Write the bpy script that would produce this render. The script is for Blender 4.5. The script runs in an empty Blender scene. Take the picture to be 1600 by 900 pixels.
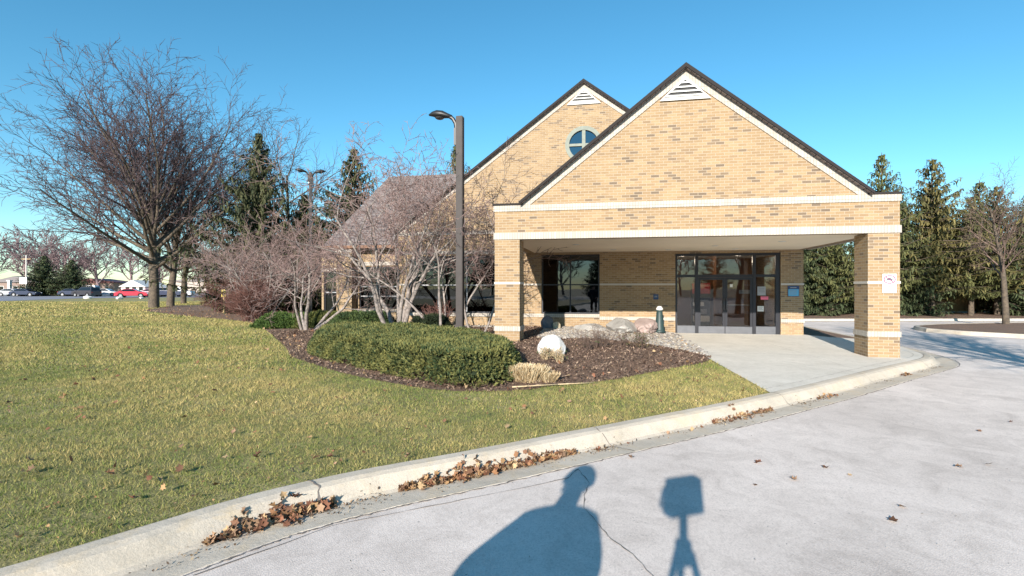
import bpy, bmesh, math, random
import numpy as np
from mathutils import Vector, Matrix
from mathutils.geometry import tessellate_polygon

S = bpy.context.scene
COL = S.collection
# ------------------------------------------------------------------ camera, sky, sun, exposure
cam = bpy.data.cameras.new('camera'); co = bpy.data.objects.new('camera', cam); COL.objects.link(co)
co.location = (0, 0, 1.6); co.rotation_euler = (math.radians(90), 0, 0)
cam.lens = 18; cam.sensor_width = 36; cam.clip_end = 3000; cam.clip_start = 0.05
S.camera = co
S.render.resolution_x = 1024; S.render.resolution_y = 576
S.render.engine = 'CYCLES'
SUN_AZ = math.radians(198.5); SUN_EL = math.radians(21.1)
W = bpy.data.worlds.new('World'); S.world = W; W.use_nodes = True
wn = W.node_tree.nodes; wl = W.node_tree.links; wn.clear()
sky = wn.new('ShaderNodeTexSky'); sky.sky_type = 'NISHITA'; sky.sun_disc = False
sky.sun_elevation = SUN_EL; sky.sun_rotation = SUN_AZ; sky.air_density = 1.0; sky.dust_density = 0.0; sky.ozone_density = 2.0
hs = wn.new('ShaderNodeHueSaturation'); hs.inputs['Hue'].default_value = 0.480; hs.inputs['Saturation'].default_value = 1.22
bg = wn.new('ShaderNodeBackground'); bg.inputs['Strength'].default_value = 0.102
wo = wn.new('ShaderNodeOutputWorld')
wl.new(sky.outputs[0], hs.inputs['Color']); tint = wn.new('ShaderNodeMix'); tint.data_type = 'RGBA'; tint.blend_type = 'MULTIPLY'; tint.inputs[0].default_value = 1.0; tint.inputs[7].default_value = (0.76, 0.96, 1.06, 1)
wl.new(hs.outputs[0], tint.inputs[6]); wl.new(tint.outputs[2], bg.inputs['Color']); wl.new(bg.outputs[0], wo.inputs['Surface'])
sl = bpy.data.lights.new('sun', 'SUN'); sl.energy = 5.0; sl.angle = math.radians(0.5); sl.color = (1.0, 0.92, 0.82)
so = bpy.data.objects.new('sun', sl); COL.objects.link(so)
ldir = Vector((-math.sin(SUN_AZ) * math.cos(SUN_EL), -math.cos(SUN_AZ) * math.cos(SUN_EL), -math.sin(SUN_EL)))
so.rotation_euler = ldir.to_track_quat('-Z', 'Y').to_euler(); so.location = (-8, -25, 12)
S.view_settings.view_transform = 'Standard'; S.view_settings.look = 'None'
S.view_settings.exposure = 0.87; S.view_settings.gamma = 1.0

# ------------------------------------------------------------------ object helpers
def props(o, label=None, cat=None, group=None, kind=None):
    if label: o['label'] = label
    if cat: o['category'] = cat
    if group: o['group'] = group
    if kind: o['kind'] = kind
    return o
def empty(name, loc=(0, 0, 0), rz=0, **k):
    o = bpy.data.objects.new(name, None); COL.objects.link(o); o.location = loc; o.rotation_euler = (0, 0, rz)
    o.empty_display_size = 0.2
    return props(o, **k)
def link(name, me, mat=None, parent=None, smooth=False, **k):
    o = bpy.data.objects.new(name, me); COL.objects.link(o)
    if mat is not None:
        for m in (mat if isinstance(mat, (list, tuple)) else [mat]): me.materials.append(m)
    if parent: o.parent = parent
    if smooth: me.polygons.foreach_set('use_smooth', [True] * len(me.polygons))
    return props(o, **k)
def copy_tree(o, parent=None):
    c = o.copy(); COL.objects.link(c)
    if parent: c.parent = parent
    for ch in [x for x in bpy.data.objects if x.parent == o]: copy_tree(ch, c)
    return c

class MB:
    """collects shapes into one mesh"""
    def __init__(s): s.v = []; s.f = []
    def add(s, vs, fs):
        n = len(s.v); s.v += [tuple(v) for v in vs]; s.f += [tuple(i + n for i in f) for f in fs]; return s
    def box(s, x0, x1, y0, y1, z0, z1):
        if x0 > x1: x0, x1 = x1, x0
        if y0 > y1: y0, y1 = y1, y0
        vs = [(x, y, z) for z in (z0, z1) for y in (y0, y1) for x in (x0, x1)]
        return s.add(vs, [(0, 2, 3, 1), (4, 5, 7, 6), (0, 1, 5, 4), (2, 6, 7, 3), (0, 4, 6, 2), (1, 3, 7, 5)])
    def prism(s, outer, holes, d0, d1, plane='xz'):
        """polygon (with holes) in a plane, extruded along the third axis from d0 to d1"""
        loops = [outer] + list(holes)
        flat = [p for l in loops for p in l]
        tris = tessellate_polygon([[Vector((p[0], p[1], 0)) for p in l] for l in loops])
        def P(p, d): return (p[0], d, p[1]) if plane == 'xz' else ((p[0], p[1], d) if plane == 'xy' else (d, p[0], p[1]))
        n = len(flat); vs = [P(p, d0) for p in flat] + [P(p, d1) for p in flat]
        fs = [tuple(t) for t in tris] + [tuple(i + n for i in reversed(t)) for t in tris]
        k = 0
        for l in loops:
            m = len(l)
            for i in range(m): a, b = k + i, k + (i + 1) % m; fs.append((a, b, b + n, a + n))
            k += m
        return s.add(vs, fs)
    def cyl(s, p0, p1, r0, r1=None, n=12, cap=True):
        r1 = r0 if r1 is None else r1
        p0, p1 = Vector(p0), Vector(p1); d = (p1 - p0).normalized()
        a = d.orthogonal().normalized(); b = d.cross(a)
        vs = [p0 + (a * math.cos(t) + b * math.sin(t)) * r0 for t in [2 * math.pi * i / n for i in range(n)]]
        vs += [p1 + (a * math.cos(t) + b * math.sin(t)) * r1 for t in [2 * math.pi * i / n for i in range(n)]]
        fs = [(i, (i + 1) % n, n + (i + 1) % n, n + i) for i in range(n)]
        if cap: fs += [tuple(reversed(range(n))), tuple(range(n, 2 * n))]
        return s.add(vs, fs)
    def lathe(s, prof, n=20, c=(0, 0, 0)):
        vs = [(c[0] + r * math.cos(2 * math.pi * i / n), c[1] + r * math.sin(2 * math.pi * i / n), c[2] + z) for r, z in prof for i in range(n)]
        fs = [(k * n + i, k * n + (i + 1) % n, (k + 1) * n + (i + 1) % n, (k + 1) * n + i) for k in range(len(prof) - 1) for i in range(n)]
        return s.add(vs, fs)
    def build(s, name, mat, parent=None, smooth=False, bevel=0, **k):
        me = bpy.data.meshes.new(name); me.from_pydata(s.v, [], s.f); me.update()
        bm = bmesh.new(); bm.from_mesh(me); bmesh.ops.recalc_face_normals(bm, faces=bm.faces)
        if bevel: bmesh.ops.bevel(bm, geom=[e for e in bm.edges if e.calc_face_angle(0) > 0.6], offset=bevel, segments=2, affect='EDGES')
        bm.to_mesh(me); bm.free()
        return link(name, me, mat, parent, smooth, **k)
def np_mesh(name, V, F, cols=None):
    """V (n,3); F (m,k) all faces with k corners; optional point colours (n,3)"""
    V = np.asarray(V, dtype=np.float32); F = np.asarray(F, dtype=np.int32); m, k = F.shape
    me = bpy.data.meshes.new(name)
    me.vertices.add(len(V)); me.vertices.foreach_set('co', V.ravel())
    me.loops.add(m * k); me.loops.foreach_set('vertex_index', F.ravel())
    me.polygons.add(m); me.polygons.foreach_set('loop_start', np.arange(0, m * k, k, dtype=np.int32))
    me.polygons.foreach_set('loop_total', np.full(m, k, dtype=np.int32))
    me.update(calc_edges=True)
    if cols is not None:
        a = me.color_attributes.new('Col', 'FLOAT_COLOR', 'POINT')
        c = np.ones((len(V), 4), dtype=np.float32); c[:, :3] = cols; a.data.foreach_set('color', c.ravel())
    return me

# ------------------------------------------------------------------ materials
def mat(name):
    m = bpy.data.materials.new(name); m.use_nodes = True; nt = m.node_tree
    return m, nt, nt.nodes['Principled BSDF']
def N(nt, t, **k):
    n = nt.nodes.new(t)
    for a, v in k.items(): setattr(n, a, v)
    return n
def ramp(nt, fac, stops):
    r = N(nt, 'ShaderNodeValToRGB'); e = r.color_ramp.elements
    while len(e) < len(stops): e.new(0.5)
    for i, (p, c) in enumerate(stops): e[i].position = p; e[i].color = (*c, 1)
    nt.links.new(fac, r.inputs[0]); return r.outputs[0]
def noise(nt, vec, scale, detail=4, rough=0.55, dist=0):
    n = N(nt, 'ShaderNodeTexNoise'); n.inputs['Scale'].default_value = scale; n.inputs['Detail'].default_value = detail
    n.inputs['Roughness'].default_value = rough; n.inputs['Distortion'].default_value = dist
    if vec is not None: nt.links.new(vec, n.inputs['Vector'])
    return n.outputs['Fac']
def mixc(nt, f, a, b, mode='MIX'):
    m = N(nt, 'ShaderNodeMix', data_type='RGBA', blend_type=mode)
    for s, v in ((m.inputs[0], f), (m.inputs[6], a), (m.inputs[7], b)):
        if hasattr(v, 'default_value') or hasattr(v, 'is_linked'): nt.links.new(v, s)
        else: s.default_value = v if isinstance(v, (int, float)) else (*v, 1)
    return m.outputs[2]
def bump(nt, h, b, strength=0.4, dist=0.02):
    n = N(nt, 'ShaderNodeBump'); n.inputs['Strength'].default_value = strength; n.inputs['Distance'].default_value = dist
    nt.links.new(h, n.inputs['Height']); nt.links.new(n.outputs[0], b.inputs['Normal'])
def objco(nt): return N(nt, 'ShaderNodeTexCoord').outputs['Object']
def plain(name, c, rough=0.6, var=0.12, scale=8, metal=0, bmp=0.0):
    m, nt, b = mat(name); v = objco(nt)
    f = noise(nt, v, scale, 5)
    lo = tuple(x * (1 - var) for x in c); hi = tuple(min(1, x * (1 + var)) for x in c)
    nt.links.new(ramp(nt, f, [(0.3, lo), (0.7, hi)]), b.inputs['Base Color'])
    b.inputs['Roughness'].default_value = rough; b.inputs['Metallic'].default_value = metal
    if bmp: bump(nt, noise(nt, v, scale * 6, 4), b, bmp, 0.01)
    return m
def brick_mat(name, palette, mortar, bw, rh, ms, off=0.5, stain=0.0):
    m, nt, b = mat(name); L = nt.links
    tc = N(nt, 'ShaderNodeTexCoord'); sp = N(nt, 'ShaderNodeSeparateXYZ'); L.new(tc.outputs['Object'], sp.inputs[0])
    sn = N(nt, 'ShaderNodeSeparateXYZ'); L.new(tc.outputs['Normal'], sn.inputs[0])
    ab = N(nt, 'ShaderNodeMath', operation='ABSOLUTE'); L.new(sn.outputs[0], ab.inputs[0])
    gt = N(nt, 'ShaderNodeMath', operation='GREATER_THAN'); L.new(ab.outputs[0], gt.inputs[0]); gt.inputs[1].default_value = 0.7
    mx = N(nt, 'ShaderNodeMix', data_type='FLOAT'); L.new(gt.outputs[0], mx.inputs[0]); L.new(sp.outputs[0], mx.inputs[2]); L.new(sp.outputs[1], mx.inputs[3])
    cb = N(nt, 'ShaderNodeCombineXYZ'); L.new(mx.outputs[0], cb.inputs[0]); L.new(sp.outputs[2], cb.inputs[1])
    br = N(nt, 'ShaderNodeTexBrick'); br.offset = off; br.inputs['Scale'].default_value = 1; br.inputs['Brick Width'].default_value = bw
    br.inputs['Row Height'].default_value = rh; br.inputs['Mortar Size'].default_value = ms; br.inputs['Mortar Smooth'].default_value = 0.2
    br.inputs['Color1'].default_value = (0, 0, 0, 1); br.inputs['Color2'].default_value = (1, 1, 1, 1); br.inputs['Bias'].default_value = 0
    L.new(cb.outputs[0], br.inputs['Vector'])
    c = ramp(nt, br.outputs['Color'], palette)
    sc = noise(nt, cb.outputs[0], 1.3, 5)
    c = mixc(nt, 0.55, c, ramp(nt, sc, [(0.3, (0.8, 0.78, 0.76)), (0.7, (1.08, 1.06, 1.04))]), 'MULTIPLY')
    fine = noise(nt, cb.outputs[0], 60, 3)
    c = mixc(nt, 0.5, c, ramp(nt, fine, [(0.3, (0.86, 0.86, 0.86)), (0.7, (1.1, 1.1, 1.1))]), 'MULTIPLY')
    c = mixc(nt, br.outputs['Fac'], c, mortar)
    L.new(c, b.inputs['Base Color']); b.inputs['Roughness'].default_value = 0.85
    iv = N(nt, 'ShaderNodeMath', operation='SUBTRACT'); iv.inputs[0].default_value = 1; L.new(br.outputs['Fac'], iv.inputs[1])
    bump(nt, iv.outputs[0], b, 0.35, 0.006)
    return m
M = {}
M['brick'] = brick_mat('buff_brick', [(0.0, (0.15, 0.11, 0.075)), (0.07, (0.20, 0.142, 0.09)), (0.14, (0.27, 0.182, 0.10)), (0.6, (0.31, 0.212, 0.114)), (1.0, (0.345, 0.245, 0.138))], (0.37, 0.305, 0.23), 0.203, 0.0677, 0.006)
M['band'] = brick_mat('white_brick', [(0.0, (0.40, 0.365, 0.32)), (1.0, (0.48, 0.445, 0.395))], (0.24, 0.21, 0.185), 0.0677, 0.203, 0.005, 0.0)
M['band_flat'] = plain('cast_stone', (0.52, 0.48, 0.43), 0.8, 0.06, 5, 0, 0.2)
M['soffit'] = plain('painted_soffit', (0.82, 0.72, 0.57), 0.7, 0.05, 0.7)
M['coping'] = plain('dark_coping', (0.02, 0.016, 0.015), 0.9, 0.1)
M['frame'] = plain('bronze_frame', (0.022, 0.023, 0.03), 0.4, 0.1, 6, 0.3)
M['alu'] = plain('grey_aluminium', (0.12, 0.125, 0.14), 0.45, 0.1, 6, 0.4)
M['mullion'] = plain('pale_mullion', (0.30, 0.30, 0.31), 0.45, 0.08, 6, 0.2)
M['metal_dark'] = plain('dark_painted_metal', (0.018, 0.017, 0.018), 0.45, 0.2, 5)
M['pole'] = plain('bronze_painted_pole', (0.036, 0.028, 0.026), 0.65, 0.18, 7, 0, 0.1)
M['white'] = plain('white_paint', (0.66, 0.65, 0.62), 0.6, 0.04, 9)
M['black'] = plain('near_black', (0.012, 0.012, 0.013), 0.6, 0.2)
M['rubber'] = plain('tyre_rubber', (0.02, 0.02, 0.02), 0.8, 0.2)
M['verdigris'] = plain('grey_green_frame', (0.17, 0.19, 0.155), 0.6, 0.15)
M['blue'] = plain('blue_sign', (0.10, 0.38, 0.62), 0.4, 0.05)
M['navy'] = plain('navy_sign', (0.02, 0.05, 0.14), 0.4, 0.05)
M['pink'] = plain('pink_paper', (0.75, 0.16, 0.25), 0.7, 0.05)
M['sign_purple'] = plain('faded_sign_red', (0.22, 0.045, 0.13), 0.5, 0.1)
M['sign_ink'] = plain('sign_ink', (0.10, 0.11, 0.13), 0.6, 0.1)
M['wood'] = plain('brown_panelling', (0.16, 0.07, 0.03), 0.5, 0.25, 3)
M['room_wall'] = plain('room_wall', (0.30, 0.26, 0.22), 0.8, 0.08, 1)
M['room_floor'] = plain('room_carpet', (0.08, 0.08, 0.09), 0.9, 0.15, 4)
M['room_ceiling'] = plain('room_ceiling_tile', (0.55, 0.52, 0.46), 0.9, 0.05, 2)
M['red'] = plain('red_panel', (0.35, 0.02, 0.03), 0.5, 0.1)
M['fence'] = plain('tan_fence', (0.48, 0.33, 0.17), 0.85, 0.25, 2.5, 0, 0.2)

def glass(name, refl, tint):
    m, nt, b = mat(name); nt.nodes.remove(b); L = nt.links
    out = nt.nodes['Material Output']
    tr = N(nt, 'ShaderNodeBsdfTransparent'); tr.inputs[0].default_value = (*tint, 1)
    gl = N(nt, 'ShaderNodeBsdfGlossy'); gl.inputs['Roughness'].default_value = 0.015; gl.inputs['Color'].default_value = (0.9, 0.95, 1, 1)
    lw = N(nt, 'ShaderNodeLayerWeight'); lw.inputs['Blend'].default_value = 0.35
    mm = N(nt, 'ShaderNodeMath', operation='MULTIPLY_ADD'); L.new(lw.outputs['Fresnel'], mm.inputs[0]); mm.inputs[1].default_value = 0.6; mm.inputs[2].default_value = refl; mm.use_clamp = True
    bp = N(nt, 'ShaderNodeBump'); bp.inputs['Strength'].default_value = 0.05; bp.inputs['Distance'].default_value = 0.02
    L.new(noise(nt, objco(nt), 1.6, 2), bp.inputs['Height']); L.new(bp.outputs[0], gl.inputs['Normal'])
    mx = N(nt, 'ShaderNodeMixShader'); L.new(mm.outputs[0], mx.inputs[0]); L.new(tr.outputs[0], mx.inputs[1]); L.new(gl.outputs[0], mx.inputs[2])
    L.new(mx.outputs[0], out.inputs['Surface']); return m
M['glass'] = glass('tinted_glass', 0.045, (0.10, 0.105, 0.12))
M['glass_clear'] = glass('entrance_glass', 0.03, (0.62, 0.62, 0.63))
M['glass_round'] = glass('round_window_glass', 0.16, (0.1, 0.13, 0.14))

# ground materials
def lawn_mat():
    m, nt, b = mat('winter_lawn'); v = objco(nt); L = nt.links
    c = ramp(nt, noise(nt, v, 0.9, 6, 0.65), [(0.30, (0.17, 0.175, 0.06)), (0.5, (0.28, 0.25, 0.10)), (0.7, (0.40, 0.33, 0.17))])
    c = mixc(nt, 0.75, c, ramp(nt, noise(nt, v, 14, 5, 0.7), [(0.3, (0.55, 0.55, 0.5)), (0.7, (1.4, 1.35, 1.3))]), 'MULTIPLY')
    c = mixc(nt, 0.8, c, ramp(nt, noise(nt, v, 70, 4, 0.7), [(0.35, (0.4, 0.42, 0.4)), (0.65, (1.35, 1.35, 1.3))]), 'MULTIPLY')
    L.new(c, b.inputs['Base Color']); b.inputs['Roughness'].default_value = 0.95
    bump(nt, noise(nt, v, 45, 5, 0.7), b, 0.7, 0.03); return m
M['lawn'] = lawn_mat()
def drive_mat():
    m, nt, b = mat('worn_pale_asphalt'); v = objco(nt); L = nt.links
    c = ramp(nt, noise(nt, v, 0.5, 6, 0.6), [(0.3, (0.54, 0.475, 0.43)), (0.7, (0.71, 0.63, 0.575))])
    vo = N(nt, 'ShaderNodeTexVoronoi'); vo.inputs['Scale'].default_value = 95; L.new(v, vo.inputs['Vector'])
    c = mixc(nt, 0.55, c, ramp(nt, vo.outputs['Color'], [(0.1, (0.72, 0.72, 0.72)), (0.5, (1.0, 1, 1)), (0.9, (1.12, 1.12, 1.12))]), 'MULTIPLY')
    c = mixc(nt, 0.7, c, ramp(nt, noise(nt, v, 2.2, 7, 0.75, 0.8), [(0.3, (0.70, 0.69, 0.68)), (0.55, (1.04, 1.04, 1.04))]), 'MULTIPLY')
    sp = noise(nt, v, 28, 2, 0.5)
    c = mixc(nt, ramp(nt, sp, [(0.73, (0, 0, 0)), (0.77, (0.7, 0.7, 0.7))]), c, (0.2, 0.19, 0.18))
    L.new(c, b.inputs['Base Color']); b.inputs['Roughness'].default_value = 0.9
    bump(nt, vo.outputs['Distance'], b, 0.3, 0.005); return m
M['drive'] = drive_mat()
def conc_mat(name, c0, c1, rust=0.0):
    m, nt, b = mat(name); v = objco(nt); L = nt.links
    c = ramp(nt, noise(nt, v, 1.1, 6, 0.65), [(0.3, c0), (0.7, c1)])
    c = mixc(nt, 0.6, c, ramp(nt, noise(nt, v, 7, 6, 0.75, 0.6), [(0.3, (0.78, 0.76, 0.72)), (0.55, (1.03, 1.02, 1.01))]), 'MULTIPLY')
    c = mixc(nt, 0.5, c, ramp(nt, noise(nt, v, 90, 3, 0.6), [(0.3, (0.75, 0.75, 0.75)), (0.6, (1.1, 1.1, 1.1))]), 'MULTIPLY')
    if rust: c = mixc(nt, ramp(nt, noise(nt, v, 2.3, 5, 0.7, 1.0), [(0.5, (0, 0, 0)), (0.75, (rust, rust, rust))]), c, (0.55, 0.42, 0.25))
    L.new(c, b.inputs['Base Color']); b.inputs['Roughness'].default_value = 0.9
    bump(nt, noise(nt, v, 35, 6, 0.75), b, 0.45, 0.012); return m
M['slab'] = conc_mat('broom_concrete', (0.54, 0.51, 0.45), (0.66, 0.625, 0.56))
M['kerb'] = conc_mat('weathered_kerb', (0.44, 0.39, 0.32), (0.56, 0.50, 0.42), 0.6)
M['road'] = plain('street_asphalt', (0.22, 0.22, 0.25), 0.85, 0.1, 0.3)
M['seam'] = plain('dark_seam', (0.16, 0.14, 0.125), 0.9, 0.3, 20)
M['earth'] = plain('earth', (0.16, 0.15, 0.08), 0.95, 0.3, 0.2)
def mulch_mat():
    m, nt, b = mat('bark_mulch'); v = objco(nt); L = nt.links
    c = ramp(nt, noise(nt, v, 38, 6, 0.75), [(0.3, (0.06, 0.038, 0.03)), (0.5, (0.17, 0.112, 0.076)), (0.68, (0.30, 0.205, 0.15))])
    c = mixc(nt, 0.6, c, ramp(nt, noise(nt, v, 1.2, 4), [(0.3, (0.8, 0.8, 0.85)), (0.7, (1.35, 1.15, 1.0))]), 'MULTIPLY')
    L.new(c, b.inputs['Base Color']); b.inputs['Roughness'].default_value = 0.95
    bump(nt, noise(nt, v, 30, 6, 0.8), b, 0.9, 0.04); return m
M['mulch'] = mulch_mat()
def vcol_mat(name, rough=0.8, trans=0.0, spec=0.2):
    m, nt, b = mat(name); a = N(nt, 'ShaderNodeAttribute', attribute_name='Col')
    v = objco(nt)
    c = mixc(nt, 0.5, a.outputs['Color'], ramp(nt, noise(nt, v, 3.0, 3), [(0.3, (0.75, 0.75, 0.75)), (0.7, (1.2, 1.2, 1.2))]), 'MULTIPLY')
    nt.links.new(c, b.inputs['Base Color']); b.inputs['Roughness'].default_value = rough
    b.inputs['Specular IOR Level'].default_value = spec
    if trans:
        out = nt.nodes['Material Output']; t = N(nt, 'ShaderNodeBsdfTranslucent'); nt.links.new(c, t.inputs['Color'])
        mx = N(nt, 'ShaderNodeMixShader'); mx.inputs[0].default_value = trans
        nt.links.new(b.outputs[0], mx.inputs[1]); nt.links.new(t.outputs[0], mx.inputs[2]); nt.links.new(mx.outputs[0], out.inputs['Surface'])
    return m
M['blade'] = vcol_mat('grass_blade', 0.8, 0.25)
M['leaf'] = vcol_mat('dry_leaf', 0.8, 0.1)
M['needle'] = vcol_mat('evergreen_needle', 0.7, 0.15)
M['stone'] = vcol_mat('stone_gravel', 0.85)
def bark(name, c0, c1, sc=6):
    m, nt, b = mat(name); v = objco(nt)
    nt.links.new(ramp(nt, noise(nt, v, sc, 6, 0.7), [(0.35, c0), (0.65, c1)]), b.inputs['Base Color'])
    b.inputs['Roughness'].default_value = 0.9; bump(nt, noise(nt, v, sc * 3, 5, 0.7), b, 0.6, 0.02); return m
M['bark_locust'] = bark('locust_bark', (0.05, 0.04, 0.032), (0.15, 0.115, 0.08))
M['twig_locust'] = bark('locust_twig', (0.055, 0.038, 0.042), (0.11, 0.075, 0.08))
M['bark_pale'] = bark('pale_grey_bark', (0.13, 0.11, 0.10), (0.36, 0.31, 0.28), 9)
M['twig_pale'] = bark('pinkish_twig', (0.15, 0.095, 0.085), (0.32, 0.225, 0.205))
M['twig_dark'] = bark('brown_twig', (0.10, 0.065, 0.05), (0.20, 0.14, 0.11))
M['twig_far'] = bark('distant_twig', (0.17, 0.115, 0.12), (0.27, 0.19, 0.19), 1)
M['twig_red'] = bark('barberry_twig', (0.085, 0.036, 0.03), (0.18, 0.085, 0.065), 3)
M['twig_tan'] = bark('straw_stem', (0.42, 0.31, 0.18), (0.62, 0.50, 0.32), 12)
def shingle_mat():
    m, nt, b = mat('grey_brown_shingle'); L = nt.links; tc = N(nt, 'ShaderNodeTexCoord')
    sp = N(nt, 'ShaderNodeSeparateXYZ'); L.new(tc.outputs['Object'], sp.inputs[0])
    ad = N(nt, 'ShaderNodeMath', operation='ADD'); L.new(sp.outputs[0], ad.inputs[0]); L.new(sp.outputs[1], ad.inputs[1])
    cb = N(nt, 'ShaderNodeCombineXYZ'); L.new(ad.outputs[0], cb.inputs[0]); L.new(sp.outputs[2], cb.inputs[1])
    br = N(nt, 'ShaderNodeTexBrick'); br.inputs['Scale'].default_value = 1; br.inputs['Brick Width'].default_value = 0.3; br.inputs['Row Height'].default_value = 0.09
    br.inputs['Mortar Size'].default_value = 0.008; br.inputs['Color1'].default_value = (0.13, 0.105, 0.10, 1); br.inputs['Color2'].default_value = (0.24, 0.20, 0.185, 1); br.inputs['Mortar'].default_value = (0.06, 0.05, 0.05, 1)
    L.new(cb.outputs[0], br.inputs['Vector']); L.new(br.outputs['Color'], b.inputs['Base Color']); b.inputs['Roughness'].default_value = 0.9
    return m
M['shingle'] = shingle_mat()

# ------------------------------------------------------------------ polygon utilities
def inside(poly, X, Y):
    X = np.asarray(X); Y = np.asarray(Y); r = np.zeros(X.shape, bool); n = len(poly)
    for i in range(n):
        x0, y0 = poly[i]; x1, y1 = poly[(i + 1) % n]
        c = ((y0 > Y) != (y1 > Y)) & (X < (x1 - x0) * (Y - y0) / ((y1 - y0) or 1e-9) + x0); r ^= c
    return r
def edge_dist(poly, X, Y):
    X = np.asarray(X, float); Y = np.asarray(Y, float); d = np.full(X.shape, 1e9); n = len(poly)
    for i in range(n):
        x0, y0 = poly[i]; x1, y1 = poly[(i + 1) % n]; dx, dy = x1 - x0, y1 - y0; L = dx * dx + dy * dy or 1e-9
        t = np.clip(((X - x0) * dx + (Y - y0) * dy) / L, 0, 1)
        d = np.minimum(d, np.hypot(X - x0 - t * dx, Y - y0 - t * dy))
    return d
def smooth_line(pts, n=6):
    out = []
    P = [Vector(p) for p in pts]
    for i in range(len(P) - 1):
        a = P[max(i - 1, 0)]; b = P[i]; c = P[i + 1]; d = P[min(i + 2, len(P) - 1)]
        for k in range(n):
            t = k / n
            out.append(0.5 * ((2 * b) + (c - a) * t + (2 * a - 5 * b + 4 * c - d) * t * t + (3 * b - a - 3 * c + d) * t ** 3))
    out.append(P[-1]); return [(p.x, p.y) for p in out]
def sheet(name, poly, z, m, holes=(), **k):
    fl = [p for l in [poly] + list(holes) for p in l]
    tr = tessellate_polygon([[Vector((p[0], p[1], 0)) for p in l] for l in [poly] + list(holes)])
    me = bpy.data.meshes.new(name); zz = z if callable(z) else (lambda x, y: z)
    me.from_pydata([(p[0], p[1], zz(p[0], p[1])) for p in fl], [], [tuple(t) for t in tr]); me.update()
    bm = bmesh.new(); bm.from_mesh(me)
    for f in bm.faces:
        f.normal_update()
        if f.normal.z < 0: f.normal_flip()
    bm.to_mesh(me); bm.free()
    return link(name, me, m, None, **k)
def offset_line(pts, d):
    out = []
    for i, p in enumerate(pts):
        a = Vector(pts[max(i - 1, 0)]); b = Vector(pts[min(i + 1, len(pts) - 1)]); t = (b - a).normalized()
        out.append((p[0] + t.y * d, p[1] - t.x * d))      # positive = to the right of travel
    return out
def sweep(pts, prof, name, m, jitter=0.0, **k):
    """profile of (offset to the right, z) swept along a ground line"""
    rows = [offset_line(pts, o) for o, z in prof]; rg = random.Random(5); V = []
    for i in range(len(pts)):
        for j, (o, z) in enumerate(prof): V.append((rows[j][i][0] + rg.uniform(-jitter, jitter), rows[j][i][1] + rg.uniform(-jitter, jitter), z + rg.uniform(-jitter, jitter) * 0.4))
    q = len(prof); F = [(i * q + j, (i + 1) * q + j, (i + 1) * q + j + 1, i * q + j + 1) for i in range(len(pts) - 1) for j in range(q - 1)]
    me = bpy.data.meshes.new(name); me.from_pydata(V, [], F); me.update()
    bm = bmesh.new(); bm.from_mesh(me)
    for f in bm.faces:
        if f.normal.z < 0: f.normal_flip()
    bm.to_mesh(me); bm.free()
    return link(name, me, m, None, **k)

# ------------------------------------------------------------------ the ground
KI = smooth_line([(-5.6, -30), (-5.6, -12), (-5.4, -6), (-4.9, -2), (-4.2, 0.8), (-3.4, 2.3), (-2.6, 3.28), (-2.01, 3.97), (-1.36, 4.48), (-0.54, 4.97), (0.71, 5.75), (2.0, 6.55), (3.08, 7.24), (3.94, 7.82), (5.0, 8.55), (7.15, 10.12), (8.9, 11.35), (9.5, 11.85), (9.95, 12.5), (10.5, 13.9), (10.85, 15.2), (11.2, 17), (11.9, 20.6), (12.5, 23), (12.6, 27), (12.6, 60)], 6)
Z_D = -0.12
big = [(-900, -900), (900, -900), (900, 1400), (-900, 1400)]
sheet('ground', big, -0.22, M['earth'], kind='structure')
KO = offset_line(KI, 0.62)
jn = [i for i, p in enumerate(KI) if p[1] >= 26.5 and p[0] > 5][0]
drive_poly = KO[:jn] + [(12.6, 26.5), (70, 27.2), (70, -30), (-5.0, -30)]
isl = smooth_line([(16.2, 20.0), (16.9, 18.2), (19.0, 16.6), (26, 15.4), (31, 17.5), (31, 22), (26, 23.6), (20.5, 23.1), (17.2, 21.8), (16.2, 20.0)], 5)[:-1]
isl2 = [(8.4 + 1.3 * math.cos(t), 2.6 + 1.0 * math.sin(t)) for t in [i * math.pi / 8 for i in range(16)]]
sheet('driveway', drive_poly, Z_D, M['drive'], kind='structure')
sweep(KI[:jn], [(0, -0.03), (0.0, 0.002), (0.03, 0.012), (0.13, 0.008), (0.18, -0.012), (0.27, -0.118), (0.31, -0.134), (0.47, -0.125), (0.62, -0.117), (0.64, -0.14)], 'kerb', M['kerb'], 0.004, kind='structure')
fk = [(12.6 + i * 1.0, 26.55 + i * 0.012) for i in range(58)]
sweep(fk, [(-0.16, -0.03), (-0.15, 0.0), (0, 0.0), (0.06, -0.11), (0.4, -0.116)], 'far_kerb', M['kerb'], 0.003, kind='structure')
def ring(poly): return list(poly) + [poly[0]]
sweep(ring(isl)[::-1] if False else ring(isl), [(-0.16, -0.03), (-0.15, 0.02), (0, 0.02), (0.05, -0.118)], 'island_kerb', M['kerb'], 0.002, kind='structure')
sheet('island_mulch', isl, 0.012, M['mulch'], kind='structure')
sweep(ring(isl2), [(-0.16, -0.03), (-0.15, 0.02), (0, 0.02), (0.05, -0.118)], 'island_kerb', M['kerb'], 0.002, kind='structure')
sheet('island_mulch', isl2, 0.012, M['mulch'], kind='structure')
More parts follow.
